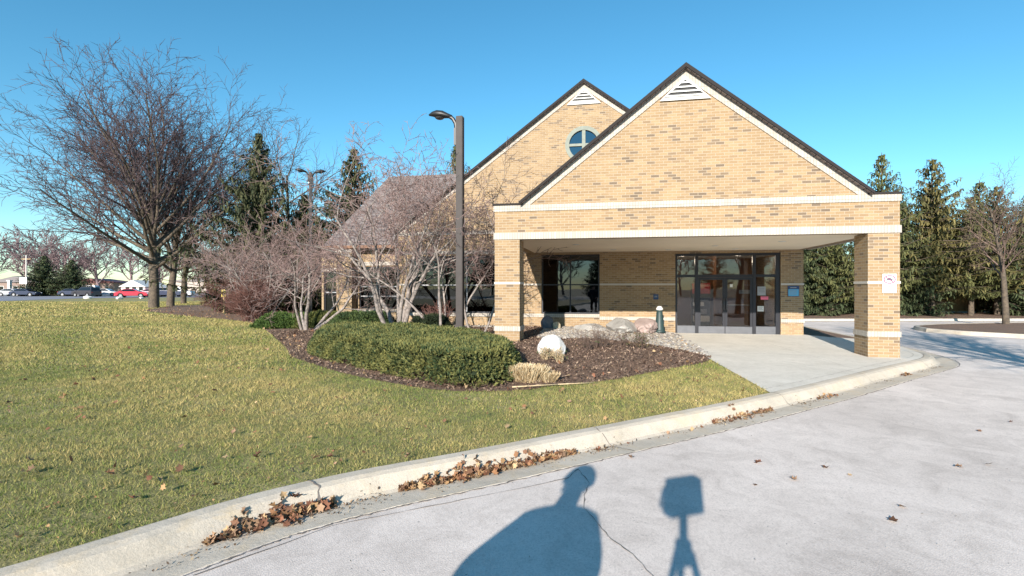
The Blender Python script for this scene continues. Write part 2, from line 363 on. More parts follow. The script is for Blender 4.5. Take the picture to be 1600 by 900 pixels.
# seam between gutter and asphalt, cracks
def ribbon(name, pts, w, z, seed, m=None):
    rg = random.Random(seed); V = []; P = []
    for i in range(len(pts) - 1):
        for k in range(5):
            t = k / 5; P.append(((pts[i][0] * (1 - t) + pts[i + 1][0] * t) + rg.uniform(-1, 1) * w * 0.8, (pts[i][1] * (1 - t) + pts[i + 1][1] * t) + rg.uniform(-1, 1) * w * 0.8))
    P.append(pts[-1]); a = []; b = []
    for i, p in enumerate(P):
        q0 = Vector(P[max(i - 1, 0)]); q1 = Vector(P[min(i + 1, len(P) - 1)]); t = (q1 - q0).normalized() if (q1 - q0).length > 0 else Vector((1, 0)); h = w * rg.uniform(0.15, 0.8)
        zz = z(p[0], p[1]) if callable(z) else z
        V += [(p[0] + t.y * h, p[1] - t.x * h, zz), (p[0] - t.y * h, p[1] + t.x * h, zz)]
    me = bpy.data.meshes.new(name); me.from_pydata(V, [], [(2 * i, 2 * i + 2, 2 * i + 3, 2 * i + 1) for i in range(len(P) - 1)]); me.update()
    bm = bmesh.new(); bm.from_mesh(me)
    for f in bm.faces:
        if f.normal.z < 0: f.normal_flip()
    bm.to_mesh(me); bm.free()
    return link(name, me, m or M['seam'], None, kind='structure')
ribbon('asphalt_seam', offset_line(KI[24:jn], 0.645), 0.014, Z_D + 0.006, 3)
ribbon('asphalt_crack', [(0.63, 4.86), (0.68, 4.5), (0.60, 4.25), (0.56, 4.0), (0.62, 3.75), (0.68, 3.5), (0.78, 3.3), (0.85, 3.0), (1.0, 2.4), (1.2, 1.5)], 0.007, Z_D + 0.005, 4)
ribbon('asphalt_crack', [(-1.9, 3.05), (-1.3, 3.7), (-0.5, 4.1), (0.0, 4.35), (0.5, 4.62), (0.63, 4.86)], 0.008, Z_D + 0.005, 8)
def kprof(o): return np.interp(o, [0, 0.03, 0.13, 0.18, 0.27, 0.31, 0.47, 0.62], [0.002, 0.012, 0.008, -0.012, -0.118, -0.134, -0.125, -0.117])
def kerb_joint(name, i, w, full=0.62, seed=1, wob=0.02):
    rg = random.Random(seed); V = []; F = []; a = Vector(KI[i]); t = (Vector(KI[i + 1]) - Vector(KI[i - 1])).normalized(); nr = Vector((t.y, -t.x)); n = 16; off = 0
    for k in range(n + 1):
        o = full * k / n; off += rg.uniform(-wob, wob); p = a + nr * o + t * off; h = w * rg.uniform(0.4, 1)
        z = float(kprof(o)) + 0.006
        V += [(p.x - t.x * h, p.y - t.y * h, z), (p.x + t.x * h, p.y + t.y * h, z)]
    F = [(2 * k, 2 * k + 1, 2 * k + 3, 2 * k + 2) for k in range(n)]
    me = bpy.data.meshes.new(name); me.from_pydata(V, [], F); me.update()
    bm = bmesh.new(); bm.from_mesh(me)
    for f in bm.faces:
        if f.normal.z < 0: f.normal_flip()
    bm.to_mesh(me); bm.free(); return link(name, me, M['seam'], None, kind='structure')
def kidx(x): return min((i for i in range(len(KI)) if KI[i][1] > 2), key=lambda i: abs(KI[i][0] - x))
kerb_joint('kerb_crack', kidx(-1.68), 0.013, 0.32, 2, 0.02)
kerb_joint('kerb_crack', kidx(0.95), 0.008, 0.62, 3, 0.02)
kerb_joint('kerb_joint', kidx(3.95), 0.006, 0.62, 4, 0.001)
kerb_joint('kerb_joint', kidx(6.6), 0.005, 0.62, 5, 0.001)
kerb_joint('kerb_crack', kidx(8.8), 0.006, 0.62, 7, 0.01)

# slab under the canopy
TH = -math.radians(10.4426); P0 = Vector((-0.4525, 13.41, 0))
def B2W(u, d): c, s = math.cos(-TH), math.sin(-TH); return (P0.x + u * c + d * s, P0.y - u * s + d * c)
k0 = kidx(3.94); k1 = min(range(len(KI)), key=lambda i: math.hypot(KI[i][0] - 10.85, KI[i][1] - 15.2))
slab_poly = KI[k0:k1 + 1] + [(10.6, 15.8), (10.1, 16.3), B2W(9.3, 5.6), B2W(5.2, 5.6), (4.45, 11.6)]
zs = lambda x, y: 0.004 + 0.04 * max(0, min(1, (y - 11) / 6))
sheet('entrance_slab', slab_poly, zs, M['slab'], kind='structure')
def zj(x, y): return 0.010 + 0.04 * max(0, min(1, (y - 9) / 8))
ribbon('slab_joint', offset_line(KI[k0:k1], -0.18), 0.006, 0.016, 9)
ribbon('slab_joint', [(4.5, 12.6), (6.2, 12.25), (8.3, 11.7)], 0.006, 0.03, 10)
ribbon('slab_joint', [(5.0, 15.2), (7.5, 14.8), (10.4, 14.3)], 0.006, 0.045, 11)
ribbon('slab_crack', [(5.75, 11.2), (6.0, 10.6), (6.35, 9.9), (6.5, 9.4)], 0.008, 0.022, 12)
ribbon('slab_joint', [B2W(7.0, 5.2), (7.2, 14.5), (6.9, 12.0), (6.6, 9.95)], 0.005, 0.047, 13)

def G(x, y, z=0.0): Y = 800 * (1.6 - z) / (y - 450); return ((x - 800) / 800 * Y, Y)
# planting bed outline (metres)
bed_front = [(4.55, 11.7), (4.15, 11.0), (3.05, 10.05), (2.31, 9.4), (1.75, 8.9), (1.15, 8.6), (0.78, 8.45), (0.38, 8.15), (0.0, 7.95), (-0.9, 7.95), (-1.6, 8.3), (-2.55, 9.05), (-3.3, 9.75), (-4.3, 10.9), (-5.2, 12.0), (-6.0, 13.6), (-9.6, 19.8), (-13.0, 24.6), (-19.0, 29.5), (-26, 36)]
bed_back = [(-31, 47), (-24, 50), (-14, 34), (-12, 26)] + [B2W(-10.5, 7.0), B2W(-5.2, 7.6), B2W(-5, 5.5), B2W(5.2, 5.5)]
bed_poly = smooth_line(bed_front, 3) + bed_back
lawn_poly = [(-5.6, -30)] + KI[1:k0 + 1] + [(4.45, 11.6)] + [B2W(5.2, 5.6), B2W(5.2, 14), (12.6, 26.5), (12.6, 60), (-10, 120), (-700, 700), (-700, -30)]
sheet('lawn', lawn_poly, -0.004, M['lawn'], kind='structure')
sheet('planting_bed', bed_poly, 0.004, M['mulch'], kind='structure')
def zmound(x, y):
    x = np.asarray(x, float); y = np.asarray(y, float)
    d = edge_dist(bed_front_poly, x, y)
    near = np.clip((x + 9) / 3, 0, 1)
    return np.clip((d - 0.15) / 2.6, 0, 1) ** 0.9 * 0.2 * near
bed_front_poly = smooth_line(bed_front, 3) + [(-40, 60), (20, 60), (6, 17), (4.9, 14)]
gx = np.arange(-12, 6.0, 0.22); gy = np.arange(7.5, 24, 0.22)
XX, YY = np.meshgrid(gx, gy, indexing='ij'); ZZ = zmound(XX, YY) + 0.0 + 0.012 * np.sin(XX * 5.1) * np.sin(YY * 4.3)
ins = inside(bed_poly, XX, YY); ZZ = np.where(ins, ZZ, -0.06); ZZ = np.where(edge_dist(bed_poly, XX, YY) < 0.12, -0.05, ZZ)
nx, ny = XX.shape; V = np.stack([XX, YY, ZZ], -1).reshape(-1, 3)
ii, jj = np.meshgrid(np.arange(nx - 1), np.arange(ny - 1), indexing='ij')
F = np.stack([ii * ny + jj, (ii + 1) * ny + jj, (ii + 1) * ny + jj + 1, ii * ny + jj + 1], -1).reshape(-1, 4)
ok = ins[:-1, :-1] & ins[1:, :-1] & ins[1:, 1:] & ins[:-1, 1:]
F = F[ok.reshape(-1)]
link('mulch_mound', np_mesh('mulch_mound', V, F), M['mulch'], smooth=True, kind='structure')
# strip of mulch right of the slab, mulch beyond the far kerb
sheet('mulch_strip', [B2W(9.4, 5.3), (10.25, 16.35), (10.75, 15.75), (11.05, 16.6), (11.85, 20.6), (12.4, 23), (12.5, 26.4), (9.6, 26), B2W(9.4, 12)], 0.012, M['mulch'], kind='structure')
sheet('mulch_verge', [(10, 26.72), (70, 27.4), (70, 60), (10, 60)], 0.004, M['mulch'], kind='structure')
# street and car park far left
sheet('street', [(-240, 60), (-62, 60.5), (-67, 80), (-62, 86), (-30, 92), (20, 92), (20, 104), (-60, 104), (-240, 104)], 0.01, M['road'], kind='structure')
sheet('car_park', [(-240, 108), (20, 108), (20, 150), (-240, 150)], 0.012, M['road'], kind='structure')

# ------------------------------------------------------------------ the building (local frame: x along the front, y into the building)
BLD = empty('office_building', P0, TH, label='tan brick office building with two steep gables and a covered entrance', cat='building')
BD = 5.33      # distance of the main wall behind the canopy front
def rect(a, b, c, d): return [(a, c), (b, c), (b, d), (a, d)]
# canopy: beam walls on four sides with the front gable
g1 = [(0, 2.87), (9.47, 2.87), (9.47, 3.74), (8.83, 3.74), (4.77, 6.93), (0.71, 3.74), (0, 3.74)]
v1 = [(4.23, 6.28), (5.31, 6.28), (4.77, 6.70)]
b = MB(); b.prism(g1, [], 0.0, 0.30); b.box(0, 0.30, 0.302, BD, 2.872, 3.738); b.box(9.17, 9.47, 0.302, BD, 2.872, 3.738)
b.build('canopy_wall', M['brick'], BLD)
def band(u0, u1, z0, z1, d, t=0.03, m='band', name='brick_band', nogo=None):
    MB().box(u0, u1, d - t, d + 0.05, z0, z1).build(name, M[m], BLD, label=None)
bb = MB(); bb.box(-0.025, 9.495, -0.025, 0.06, 2.865, 3.035); bb.box(-0.025, 0.06, 0.062, BD - 0.003, 2.865, 3.035); bb.box(9.41, 9.495, 0.062, BD - 0.003, 2.865, 3.035)
bb.build('brick_band', M['band'], BLD)
bb = MB(); bb.box(-0.025, 9.495, -0.025, 0.06, 3.59, 3.75); bb.box(-0.025, 0.06, 0.062, BD - 0.003, 3.59, 3.75); bb.box(9.41, 9.495, 0.062, BD - 0.003, 3.59, 3.75)
bb.build('brick_band', M['band'], BLD)
MB().box(-0.05, 0.75, -0.05, 0.4, 3.752, 3.80).box(-0.05, 0.36, 0.402, BD, 3.752, 3.80).build('coping', M['coping'], BLD)
MB().box(8.79, 9.52, -0.05, 0.4, 3.752, 3.80).box(9.11, 9.52, 0.402, BD, 3.752, 3.80).build('coping', M['coping'], BLD)
MB().box(0.302, 9.168, 0.302, BD - 0.002, 2.88, 2.96).build('soffit', M['soffit'], BLD)
MB().box(0.305, 9.165, 0.305, BD - 0.002, 3.60, 3.70).build('flat_roof', M['coping'], BLD)
def rake(apex, foot_l, foot_r, d, w, t, m, name):
    """band along both slopes of a gable, w wide below the slope line"""
    b = MB()
    for f in (foot_l, foot_r):
        dx, dz = f[0] - apex[0], f[1] - apex[1]; L = math.hypot(dx, dz); vz = w * L / abs(dx)
        b.prism([apex, f, (f[0] + (-(w * 0.0) if dx > 0 else 0), f[1] - vz * 0.0) if False else (f[0], f[1]), (f[0] - dx * (vz / abs(dz)), f[1]), (apex[0], apex[1] - vz)], [], d - t, d + 0.03)
    b.build(name, M[m], BLD)
rake((4.77, 6.935), (0.70, 3.752), (8.84, 3.752), 0, 0.15, 0.028, 'band', 'rake_band')
def gable_roof(apex, half, foot_z, d0, d1, thick, name):
    b = MB(); ax, az = apex; sl = (az - foot_z) / half
    for s in (-1, 1):
        b.prism([(ax, az), (ax + s * half, foot_z), (ax + s * half, foot_z + thick), (ax, az + thick)], [], d0, d1)
    return b.build(name, M['shingle'], BLD)
gable_roof((4.77, 6.94), 4.08, 3.745, -0.16, BD - 0.002, 0.085, 'roof')
def fascia(apex, half, foot_z, d, thick, name):
    b = MB(); ax, az = apex
    for s in (-1, 1):
        b.prism([(ax, az + 0.002), (ax + s * half, foot_z), (ax + s * half, foot_z + thick), (ax, az + thick + 0.03)], [], d - 0.03, d)
    b.build(name, M['coping'], BLD)
fascia((4.77, 6.95), 4.10, 3.742, -0.163, 0.075, 'roof_edge')
# gable vents
def vent(cu, z0, half, hgt, d, n):
    e = MB(); o = [(cu - half - 0.10, z0 - 0.07), (cu + half + 0.10, z0 - 0.07), (cu, z0 + hgt + 0.09)]; i = [(cu - half, z0), (cu + half, z0), (cu, z0 + hgt)]
    e.prism(o, [i], d - 0.055, d - 0.03); fr = e.build('gable_vent', M['white'], BLD)
    MB().prism([(cu - half, z0), (cu + half, z0), (cu, z0 + hgt)], [], d - 0.034, d - 0.031).build('vent_opening', M['black'], fr)
    l = MB()
    for k in range(n):
        z = z0 + hgt * (k + 0.45) / n; w = half * (1 - (z - z0) / hgt) * 1.0
        l.add([(cu - w, d - 0.036, z + 0.015), (cu + w, d - 0.036, z + 0.015), (cu + w + 0.03, d - 0.07, z - 0.02), (cu - w - 0.03, d - 0.07, z - 0.02), (cu - w, d - 0.036, z + 0.005), (cu + w, d - 0.036, z + 0.005), (cu + w + 0.03, d - 0.07, z - 0.035), (cu - w - 0.03, d - 0.07, z - 0.035)], [(0, 1, 2, 3), (7, 6, 5, 4), (3, 2, 6, 7)])
    l.build('louvres', M['white'], fr)
vent(4.77, 6.27, 0.50, 0.42, 0, 4)
# canopy pillars
for u0, zb in ((0.0, -0.05), (8.81, -0.05)):
    p = MB().box(u0, u0 + 0.66, 0, 0.66, zb, 2.864).build('pillar', M['brick'], BLD)
    MB().box(u0 - 0.02, u0 + 0.68, -0.02, 0.68, 0.48, 0.60).build('brick_band', M['band'], p)
    MB().box(u0 - 0.012, u0 + 0.672, -0.012, 0.672, 1.70, 1.755).build('stone_band', M['band_flat'], p)
# main wall with openings, gable and round window
def circle(cu, cz, r, n=40): return [(cu + r * math.cos(2 * math.pi * i / n), cz + r * math.sin(2 * math.pi * i / n)) for i in range(n)]
wl0 = [(-4.94, -0.1), (9.3, -0.1), (9.3, 3.70), (9.09, 3.70), (2.08, 8.88), (-4.93, 3.70), (-4.94, 3.70)]
W1 = (-4.45, -0.85, 0.67, 2.80); W2 = (0.56, 2.64, 0.67, 2.80); DR = (5.22, 8.60, -0.02, 2.79); RW = (2.08, 6.72)
b = MB(); b.prism(wl0, [rect(*W1), rect(*W2), rect(5.22, 8.60, 0.0, 2.79), circle(*RW, 0.58)], BD, BD + 0.3); b.build('wall', M['brick'], BLD)
bs = MB(); bs.box(8.98 + 0.322, 9.3, BD + 0.302, BD + 8.5, -0.1, 3.7); bs.box(9.0, 9.3, BD + 0.302, BD + 8.5, -0.1, 3.7); 
MB().box(9.0, 9.3, BD + 0.302, BD + 8.5, -0.1, 3.7).box(-4.94, -4.64, BD + 0.302, BD + 8.5, -0.1, 3.7).box(-4.638, 8.998, BD + 8.2, BD + 8.5, -0.1, 3.7).build('wall', M['brick'], BLD)
gable_roof((2.08, 8.89), 7.08, 3.66, BD - 0.16, BD + 8.6, 0.085, 'roof')
fascia((2.08, 8.90), 7.10, 3.655, BD - 0.163, 0.075, 'roof_edge')
rake((2.08, 8.885), (-4.96, 3.70), (9.12, 3.70), BD, 0.15, 0.028, 'band', 'rake_band')
vent(2.08, 8.22, 0.50, 0.42, BD, 4)
# bands on the main wall
bb = MB(); bb.box(-4.97, -0.03, BD - 0.027, BD + 0.04, 3.59, 3.72); bb.box(-4.97, -0.03, BD - 0.027, BD + 0.04, 2.865, 2.99); bb.build('brick_band', M['band'], BLD)
bb = MB(); bb.box(-4.97, W1[0] + 0.0, BD - 0.024, BD + 0.04, 0.55, 0.668); bb.box(W1[0] + 0.002, W1[1], BD - 0.05, BD + 0.2, 0.55, 0.668); bb.box(W1[1] + 0.002, W2[0] - 0.002, BD - 0.024, BD + 0.04, 0.55, 0.668)
bb.box(W2[0], W2[1], BD - 0.045, BD + 0.2, 0.55, 0.668); bb.box(W2[1] + 0.002, 5.218, BD - 0.024, BD + 0.04, 0.47, 0.585); MB().box(8.602, 9.325, BD - 0.024, BD + 0.04, 0.45, 0.565).build('sill_band', M['band'], BLD)
bb.build('sill_band', M['band'], BLD)
bb = MB(); 
for a, c in ((-4.97, W1[0] - 0.002), (W1[1] + 0.002, W2[0] - 0.002), (W2[1] + 0.002, 5.218), (8.602, 9.315)): MB().box(a, c, BD - 0.014, BD + 0.04, 1.70, 1.755).build('stone_band', M['band_flat'], BLD)
def window(u0, u1, z0, z1, d, verts, hors, fm='frame', mm='mullion', gm='glass', name='window', parent=None):
    fr = MB(); t = 0.05
    fr.prism(rect(u0, u1, z0, z1), [rect(u0 + t, u1 - t, z0 + t, z1 - t)], d + 0.06, d + 0.16)
    f = fr.build(name, M[fm], parent or BLD)
    mu = MB(); xs = [u0 + t] + list(verts) + [u1 - t]
    for v in verts: mu.box(v - 0.025, v + 0.025, d + 0.05, d + 0.14, z0 + t, z1 - t)
    for h in hors:
        for i in range(len(xs) - 1): mu.box(xs[i] + (0.026 if i else 0.001), xs[i + 1] - (0.026 if i < len(xs) - 2 else 0.001), d + 0.055, d + 0.14, h - 0.022, h + 0.022)
    mu.build('mullion', M[mm], f)
    MB().box(u0 + t, u1 - t, d + 0.10, d + 0.112, z0 + t, z1 - t).build('pane', M[gm], f)
    return f
window(*W1, BD, [-3.35, -2.25], [1.71])
window(*W2, BD, [1.60], [1.72], mm='frame')
# round window
f = MB().prism(circle(*RW, 0.66), [circle(*RW, 0.52)], BD - 0.03, BD + 0.06).build('round_window', M['verdigris'], BLD)
MB().box(RW[0] - 0.06, RW[0] + 0.06, BD - 0.01, BD + 0.05, RW[1] - 0.52, RW[1] + 0.52).box(RW[0] - 0.52, RW[0] - 0.062, BD - 0.005, BD + 0.05, RW[1] - 0.045, RW[1] + 0.045).box(RW[0] + 0.062, RW[0] + 0.52, BD - 0.005, BD + 0.05, RW[1] - 0.045, RW[1] + 0.045).build('mullion', M['verdigris'], f)
MB().prism(circle(*RW, 0.53), [], BD + 0.055, BD + 0.065).build('pane', M['glass_round'], f)
# entrance storefront
sf = MB(); sf.box(5.22, 5.29, BD + 0.05, BD + 0.17, 0.03, 2.79); sf.box(8.46, 8.60, BD + 0.05, BD + 0.17, 0.03, 2.79); sf.box(5.29, 8.46, BD + 0.05, BD + 0.17, 2.70, 2.79); sf.box(5.29, 8.46, BD + 0.05, BD + 0.17, 1.97, 2.06)
for v in (5.93, 7.79): sf.box(v - 0.05, v + 0.05, BD + 0.045, BD + 0.17, 0.03, 2.70)
SFO = sf.build('storefront', M['frame'], BLD)
for a, c in ((5.29, 5.88), (7.84, 8.46)): MB().box(a, c, BD + 0.06, BD + 0.15, 0.036, 0.30).build('kick_panel', M['alu'], SFO)
g = MB()
for a, c, z0, z1 in ((5.29, 5.88, 0.30, 1.97), (7.84, 8.46, 0.30, 1.97), (5.29, 5.88, 2.06, 2.70), (5.98, 7.74, 2.06, 2.70), (7.84, 8.46, 2.06, 2.70)): g.box(a, c, BD + 0.10, BD + 0.11, z0, z1)
g.build('pane', M['glass_clear'], SFO)
MB().box(5.22, 8.60, BD, BD + 0.3, -0.02, 0.035).build('threshold', M['alu'], SFO)
for u0, u1, hs_ in ((5.985, 6.852, 1), (6.858, 7.735, -1)):
    d = MB().prism(rect(u0, u1, 0.04, 1.965), [rect(u0 + 0.075, u1 - 0.075, 0.29, 1.88)], BD + 0.06, BD + 0.11).build('door', M['frame'], BLD)
    MB().box(u0 + 0.01, u1 - 0.01, BD + 0.054, BD + 0.06, 0.045, 0.285).build('kick_panel', M['alu'], d)
    MB().box(u0 + 0.075, u1 - 0.075, BD + 0.082, BD + 0.09, 0.29, 1.88).build('pane', M['glass_clear'], d)
    hx = u1 - 0.04 if hs_ > 0 else u0 + 0.04
    MB().cyl((hx, BD + 0.0, 0.85), (hx, BD + 0.0, 1.25), 0.014).cyl((hx, BD + 0.0, 0.9), (hx, BD + 0.06, 0.9), 0.01).cyl((hx, BD, 1.2), (hx, BD + 0.06, 1.2), 0.01).build('handle', M['alu'], d, smooth=True)
# soffit lights
for u, d in ((4.9, 4.6), (3.1, 4.3), (6.1, 3.2), (7.0, 4.6), (2.0, 2.0), (7.6, 2.0)):
    l = MB().lathe([(0.0, -0.004), (0.065, -0.004), (0.085, -0.014), (0.10, -0.012), (0.10, 0.0)], 20, (u, d, 2.879)).build('recessed_light', M['white'], BLD, smooth=True)
# rooms behind the glass
r = MB(); r.box(-4.63, 3.6, BD + 0.35, BD + 6, 0.0, 0.03); r.build('room_floor', M['room_floor'], BLD)
MB().box(3.8, 8.98, BD + 0.32, BD + 6, 0.0, 0.033).build('room_floor', M['slab'], BLD)
MB().box(-4.63, 8.98, BD + 0.32, BD + 6, 2.85, 2.9).build('room_ceiling', M['room_ceiling'], BLD)
MB().box(-4.63, 3.6, BD + 5.5, BD + 5.6, 0.03, 2.85).box(3.6, 3.8, BD + 0.32, BD + 5.6, 0.03, 2.85).build('room_wall', M['room_wall'], BLD)
MB().box(3.8, 8.98, BD + 4.2, BD + 4.3, 0.03, 2.85).box(6.9, 7.0, BD + 2.2, BD + 4.2, 0.03, 2.85).build('wood_wall', M['wood'], BLD)
# left wing with hipped roof
WD = 7.3
wv = [rect(-7.55, -5.75, 0.72, 2.52)]
MB().prism([(-9.9, -0.1), (-8.402, -0.1), (-8.402, 3.0), (-9.9, 3.0)], [rect(-9.8, -8.45, 0.45, 2.36)], WD + 1.0, WD + 1.3).box(-9.9, -9.6, WD + 1.302, WD + 8, -0.1, 3.0).build('wall', M['brick'], BLD)
window(-9.8, -8.45, 0.45, 2.36, WD + 1.0, [-9.1], [1.4])
MB().box(-9.92, -8.402, WD + 0.97, WD + 1.05, 2.38, 2.5).build('brick_band', M['band'], BLD)
MB().box(-9.95, -8.402, WD + 0.95, WD + 8, 3.002, 3.08).build('flat_roof', M['coping'], BLD)
MB().box(-9.55, -8.42, WD + 5, WD + 5.1, 0, 2.9).build('room_wall', M['room_wall'], BLD)
MB().prism([(-8.4, -0.1), (-4.942, -0.1), (-4.942, 3.2), (-8.4, 3.2)], wv, WD, WD + 0.3).box(-8.4, -8.1, WD + 0.302, WD + 9, -0.1, 3.2).build('wall', M['brick'], BLD)
for w in wv: window(w[0][0], w[1][0], 0.72, 2.52, WD, [(w[0][0] + w[1][0]) / 2], [1.66, 1.25])
MB().box(-8.42, -4.945, WD - 0.03, WD + 0.04, 2.56, 2.72).build('brick_band', M['band'], BLD)
MB().box(-8.42, -4.945, WD - 0.04, WD + 0.04, 0.58, 0.70).build('brick_band', M['band'], BLD)
for u in (-8.36, -5.62):
    MB().box(u, u + 0.70, WD - 0.45, WD - 0.042, -0.1, 3.1).build('pilaster', M['brick'], BLD)
    MB().box(u - 0.03, u + 0.73, WD - 0.48, WD - 0.041, 3.102, 3.28).build('pilaster_cap', M['band'], BLD)
MB().box(-8.42, -4.945, WD - 0.02, WD + 0.2, 3.202, 3.38).build('fascia', M['white'], BLD)
MB().box(-8.05, -4.97, WD + 0.32, WD + 5, 0, 0.03).build('room_floor', M['room_floor'], BLD)
MB().box(-8.05, -4.97, WD + 4.6, WD + 4.7, 0.03, 2.85).build('room_wall', M['room_wall'], BLD)
MB().box(-8.05, -4.97, WD + 0.32, WD + 5, 2.85, 2.9).build('room_ceiling', M['room_ceiling'], BLD)
e0, e1, rz0, rz1 = WD - 0.55, WD + 10.3, 3.38, 7.45; mid = (e0 + e1) / 2
b = MB(); b.add([(-8.95, e0, rz0), (-4.0, e0, rz0), (-4.0, e1, rz0), (-8.95, e1, rz0), (-8.35, mid, rz1), (-1.5, mid, rz1), (-1.5, e0, rz0), (-1.5, e1, rz0)], [(0, 1, 5, 4), (3, 4, 5, 2), (0, 4, 3)])
b.build('roof', M['shingle'], BLD)
MB().prism([(-8.97, e0 - 0.02), (-4.99, e0 - 0.02), (-4.99, e0 + 0.6), (-8.97, e0 + 0.6)], [], rz0 - 0.12, rz0 - 0.002, 'xy').build('gutter', M['wood'], BLD)

# ------------------------------------------------------------------ text helper, signs
def text_mesh(body, size, depth=0.002):
    cu = bpy.data.curves.new('t', 'FONT'); cu.body = body; cu.size = size; cu.extrude = depth; cu.align_x = 'CENTER'; cu.align_y = 'CENTER'
    o = bpy.data.objects.new('t', cu); COL.objects.link(o); bpy.context.view_layer.update()
    me = bpy.data.meshes.new_from_object(o.evaluated_get(bpy.context.evaluated_depsgraph_get())); bpy.data.objects.remove(o); bpy.data.curves.remove(cu)
    return me
def wall_empty(name, u, d, z, label, cat, group=None):
    x, y = B2W(u, d); return empty(name, (x, y, z), TH, label=label, cat=cat, group=group)
def put_text(body, size, x, z, y, m, parent, sx=1.0):
    me = text_mesh(body, size); me.transform(Matrix.Translation((x, y, z)) @ Matrix.Rotation(math.pi / 2, 4, 'X') @ Matrix.Scale(sx, 4, (1, 0, 0)))
    return link('lettering', me, m, parent)
sg = wall_empty('traffic_sign', 9.245, -0.02, 1.70, 'white sign with a crossed-out car in a red ring on the front right brick pillar', 'sign')
MB().box(-0.145, 0.145, -0.006, 0.0, -0.215, 0.225).build('panel', M['white'], sg, bevel=0.002)
MB().prism([(0.125 * math.cos(t), 0.095 + 0.10 * math.sin(t)) for t in [i * math.pi / 20 for i in range(40)]], [[(0.103 * math.cos(t), 0.095 + 0.082 * math.sin(t)) for t in [i * math.pi / 20 for i in range(40)]]], -0.011, -0.0065).add([(-0.085, -0.0105, 0.15), (-0.07, -0.0105, 0.162), (0.085, -0.0105, 0.04), (0.07, -0.0105, 0.028)], [(0, 1, 2, 3)]).build('ring', M['sign_purple'], sg)
MB().prism([(-0.065, 0.075), (0.065, 0.075), (0.065, 0.105), (0.04, 0.11), (0.02, 0.135), (-0.025, 0.135), (-0.045, 0.11), (-0.065, 0.105)], [], -0.0098, -0.0065).build('car_symbol', M['sign_ink'], sg)
put_text('FIRE', 0.07, 0, -0.07, -0.009, M['sign_ink'], sg); put_text('LANE', 0.085, 0, -0.145, -0.009, M['sign_ink'], sg)
sg = wall_empty('door_sign', 8.985, BD - 0.016, 1.49, 'small blue notice board with navy header on the brick pier right of the doors', 'sign')
MB().box(-0.175, 0.175, -0.012, 0, -0.17, 0.18).build('panel', M['navy'], sg)
MB().box(-0.16, 0.16, -0.016, -0.0125, -0.155, 0.07).build('poster', M['blue'], sg)
MB().box(-0.10, 0.09, -0.0155, -0.0125, 0.11, 0.135).build('header_line', M['mullion'], sg)
for k in range(4): MB().box(-0.12, 0.11 - 0.02 * (k % 2), -0.0185, -0.0162, 0.02 - k * 0.04, 0.032 - k * 0.04).build('text_line', M['mullion'], sg)
sg = wall_empty('wall_plaque', 4.57, BD - 0.002, 1.29, 'small dark square plaque on the shaded brick wall left of the doors', 'plaque')
MB().box(-0.085, 0.085, -0.015, 0, -0.09, 0.09).build('panel', M['navy'], sg, bevel=0.003)
MB().box(-0.05, 0.05, -0.018, -0.0155, 0.02, 0.035).box(-0.05, 0.05, -0.018, -0.0155, -0.01, 0.002).build('text_line', M['mullion'], sg)
def notice(u, z, w, h, m, label, lines=3, d=BD + 0.098):
    o = wall_empty('notice', u, d, z, label, 'notice')
    MB().box(-w / 2, w / 2, -0.004, 0, -h / 2, h / 2).build('sheet', M[m], o)
    if lines:
        l = MB()
        for k in range(lines): l.box(-w * 0.36, w * (0.36 - 0.1 * (k % 2)), -0.0055, -0.0042, h * (0.3 - k * 0.6 / lines) - 0.004, h * (0.3 - k * 0.6 / lines) + 0.006)
        l.build('text_line', M['sign_ink'], o)
notice(7.50, 1.47, 0.36, 0.13, 'white', 'wide white notice behind the glass of the right-hand entrance door', 2, BD + 0.12)
notice(7.06, 1.68, 0.09, 0.10, 'white', 'small round-looking white sticker high on the right-hand entrance door', 0, BD + 0.079)
notice(8.03, 1.50, 0.26, 0.30, 'mullion', 'grey poster on the glass panel right of the doors, above the pink one', 3)
notice(8.12, 1.26, 0.24, 0.11, 'pink', 'pink strip of paper on the glass panel right of the doors', 1)
notice(8.00, 0.90, 0.20, 0.18, 'white', 'white sheet of paper low on the glass panel right of the doors', 3)
# furniture glimpsed inside the lobby
def world(u, d, z=0.035): x, y = B2W(u, d); return (x, y, z)
o = empty('leaflet_rack', world(6.45, BD + 2.2), TH, label='tall leaflet rack with red header inside the lobby behind the left door', cat='leaflet rack')
MB().box(-0.33, 0.33, 0, 0.3, 0, 1.75).build('cabinet', M['black'], o)
MB().box(-0.33, 0.33, -0.02, -0.002, 1.35, 1.75).build('header', M['red'], o)
for k in range(3): MB().box(-0.3, 0.3 - 0.1 * k, -0.05, -0.003, 0.28 + 0.3 * k, 0.5 + 0.26 * k).build('leaflets', M['white' if k != 1 else 'mullion'], o)
o = empty('reception_counter', world(7.7, BD + 2.0), TH, label='dark lobby counter with pale edges seen through the right door', cat='counter')
MB().box(-0.42, 0.42, 0, 0.5, 0, 0.9).build('body', M['wood'], o); MB().box(-0.46, 0.46, -0.04, 0.54, 0.902, 0.94).build('worktop', M['mullion'], o); MB().box(-0.46, -0.422, -0.04, 0.0, 0, 0.9).build('edge_trim', M['mullion'], o)
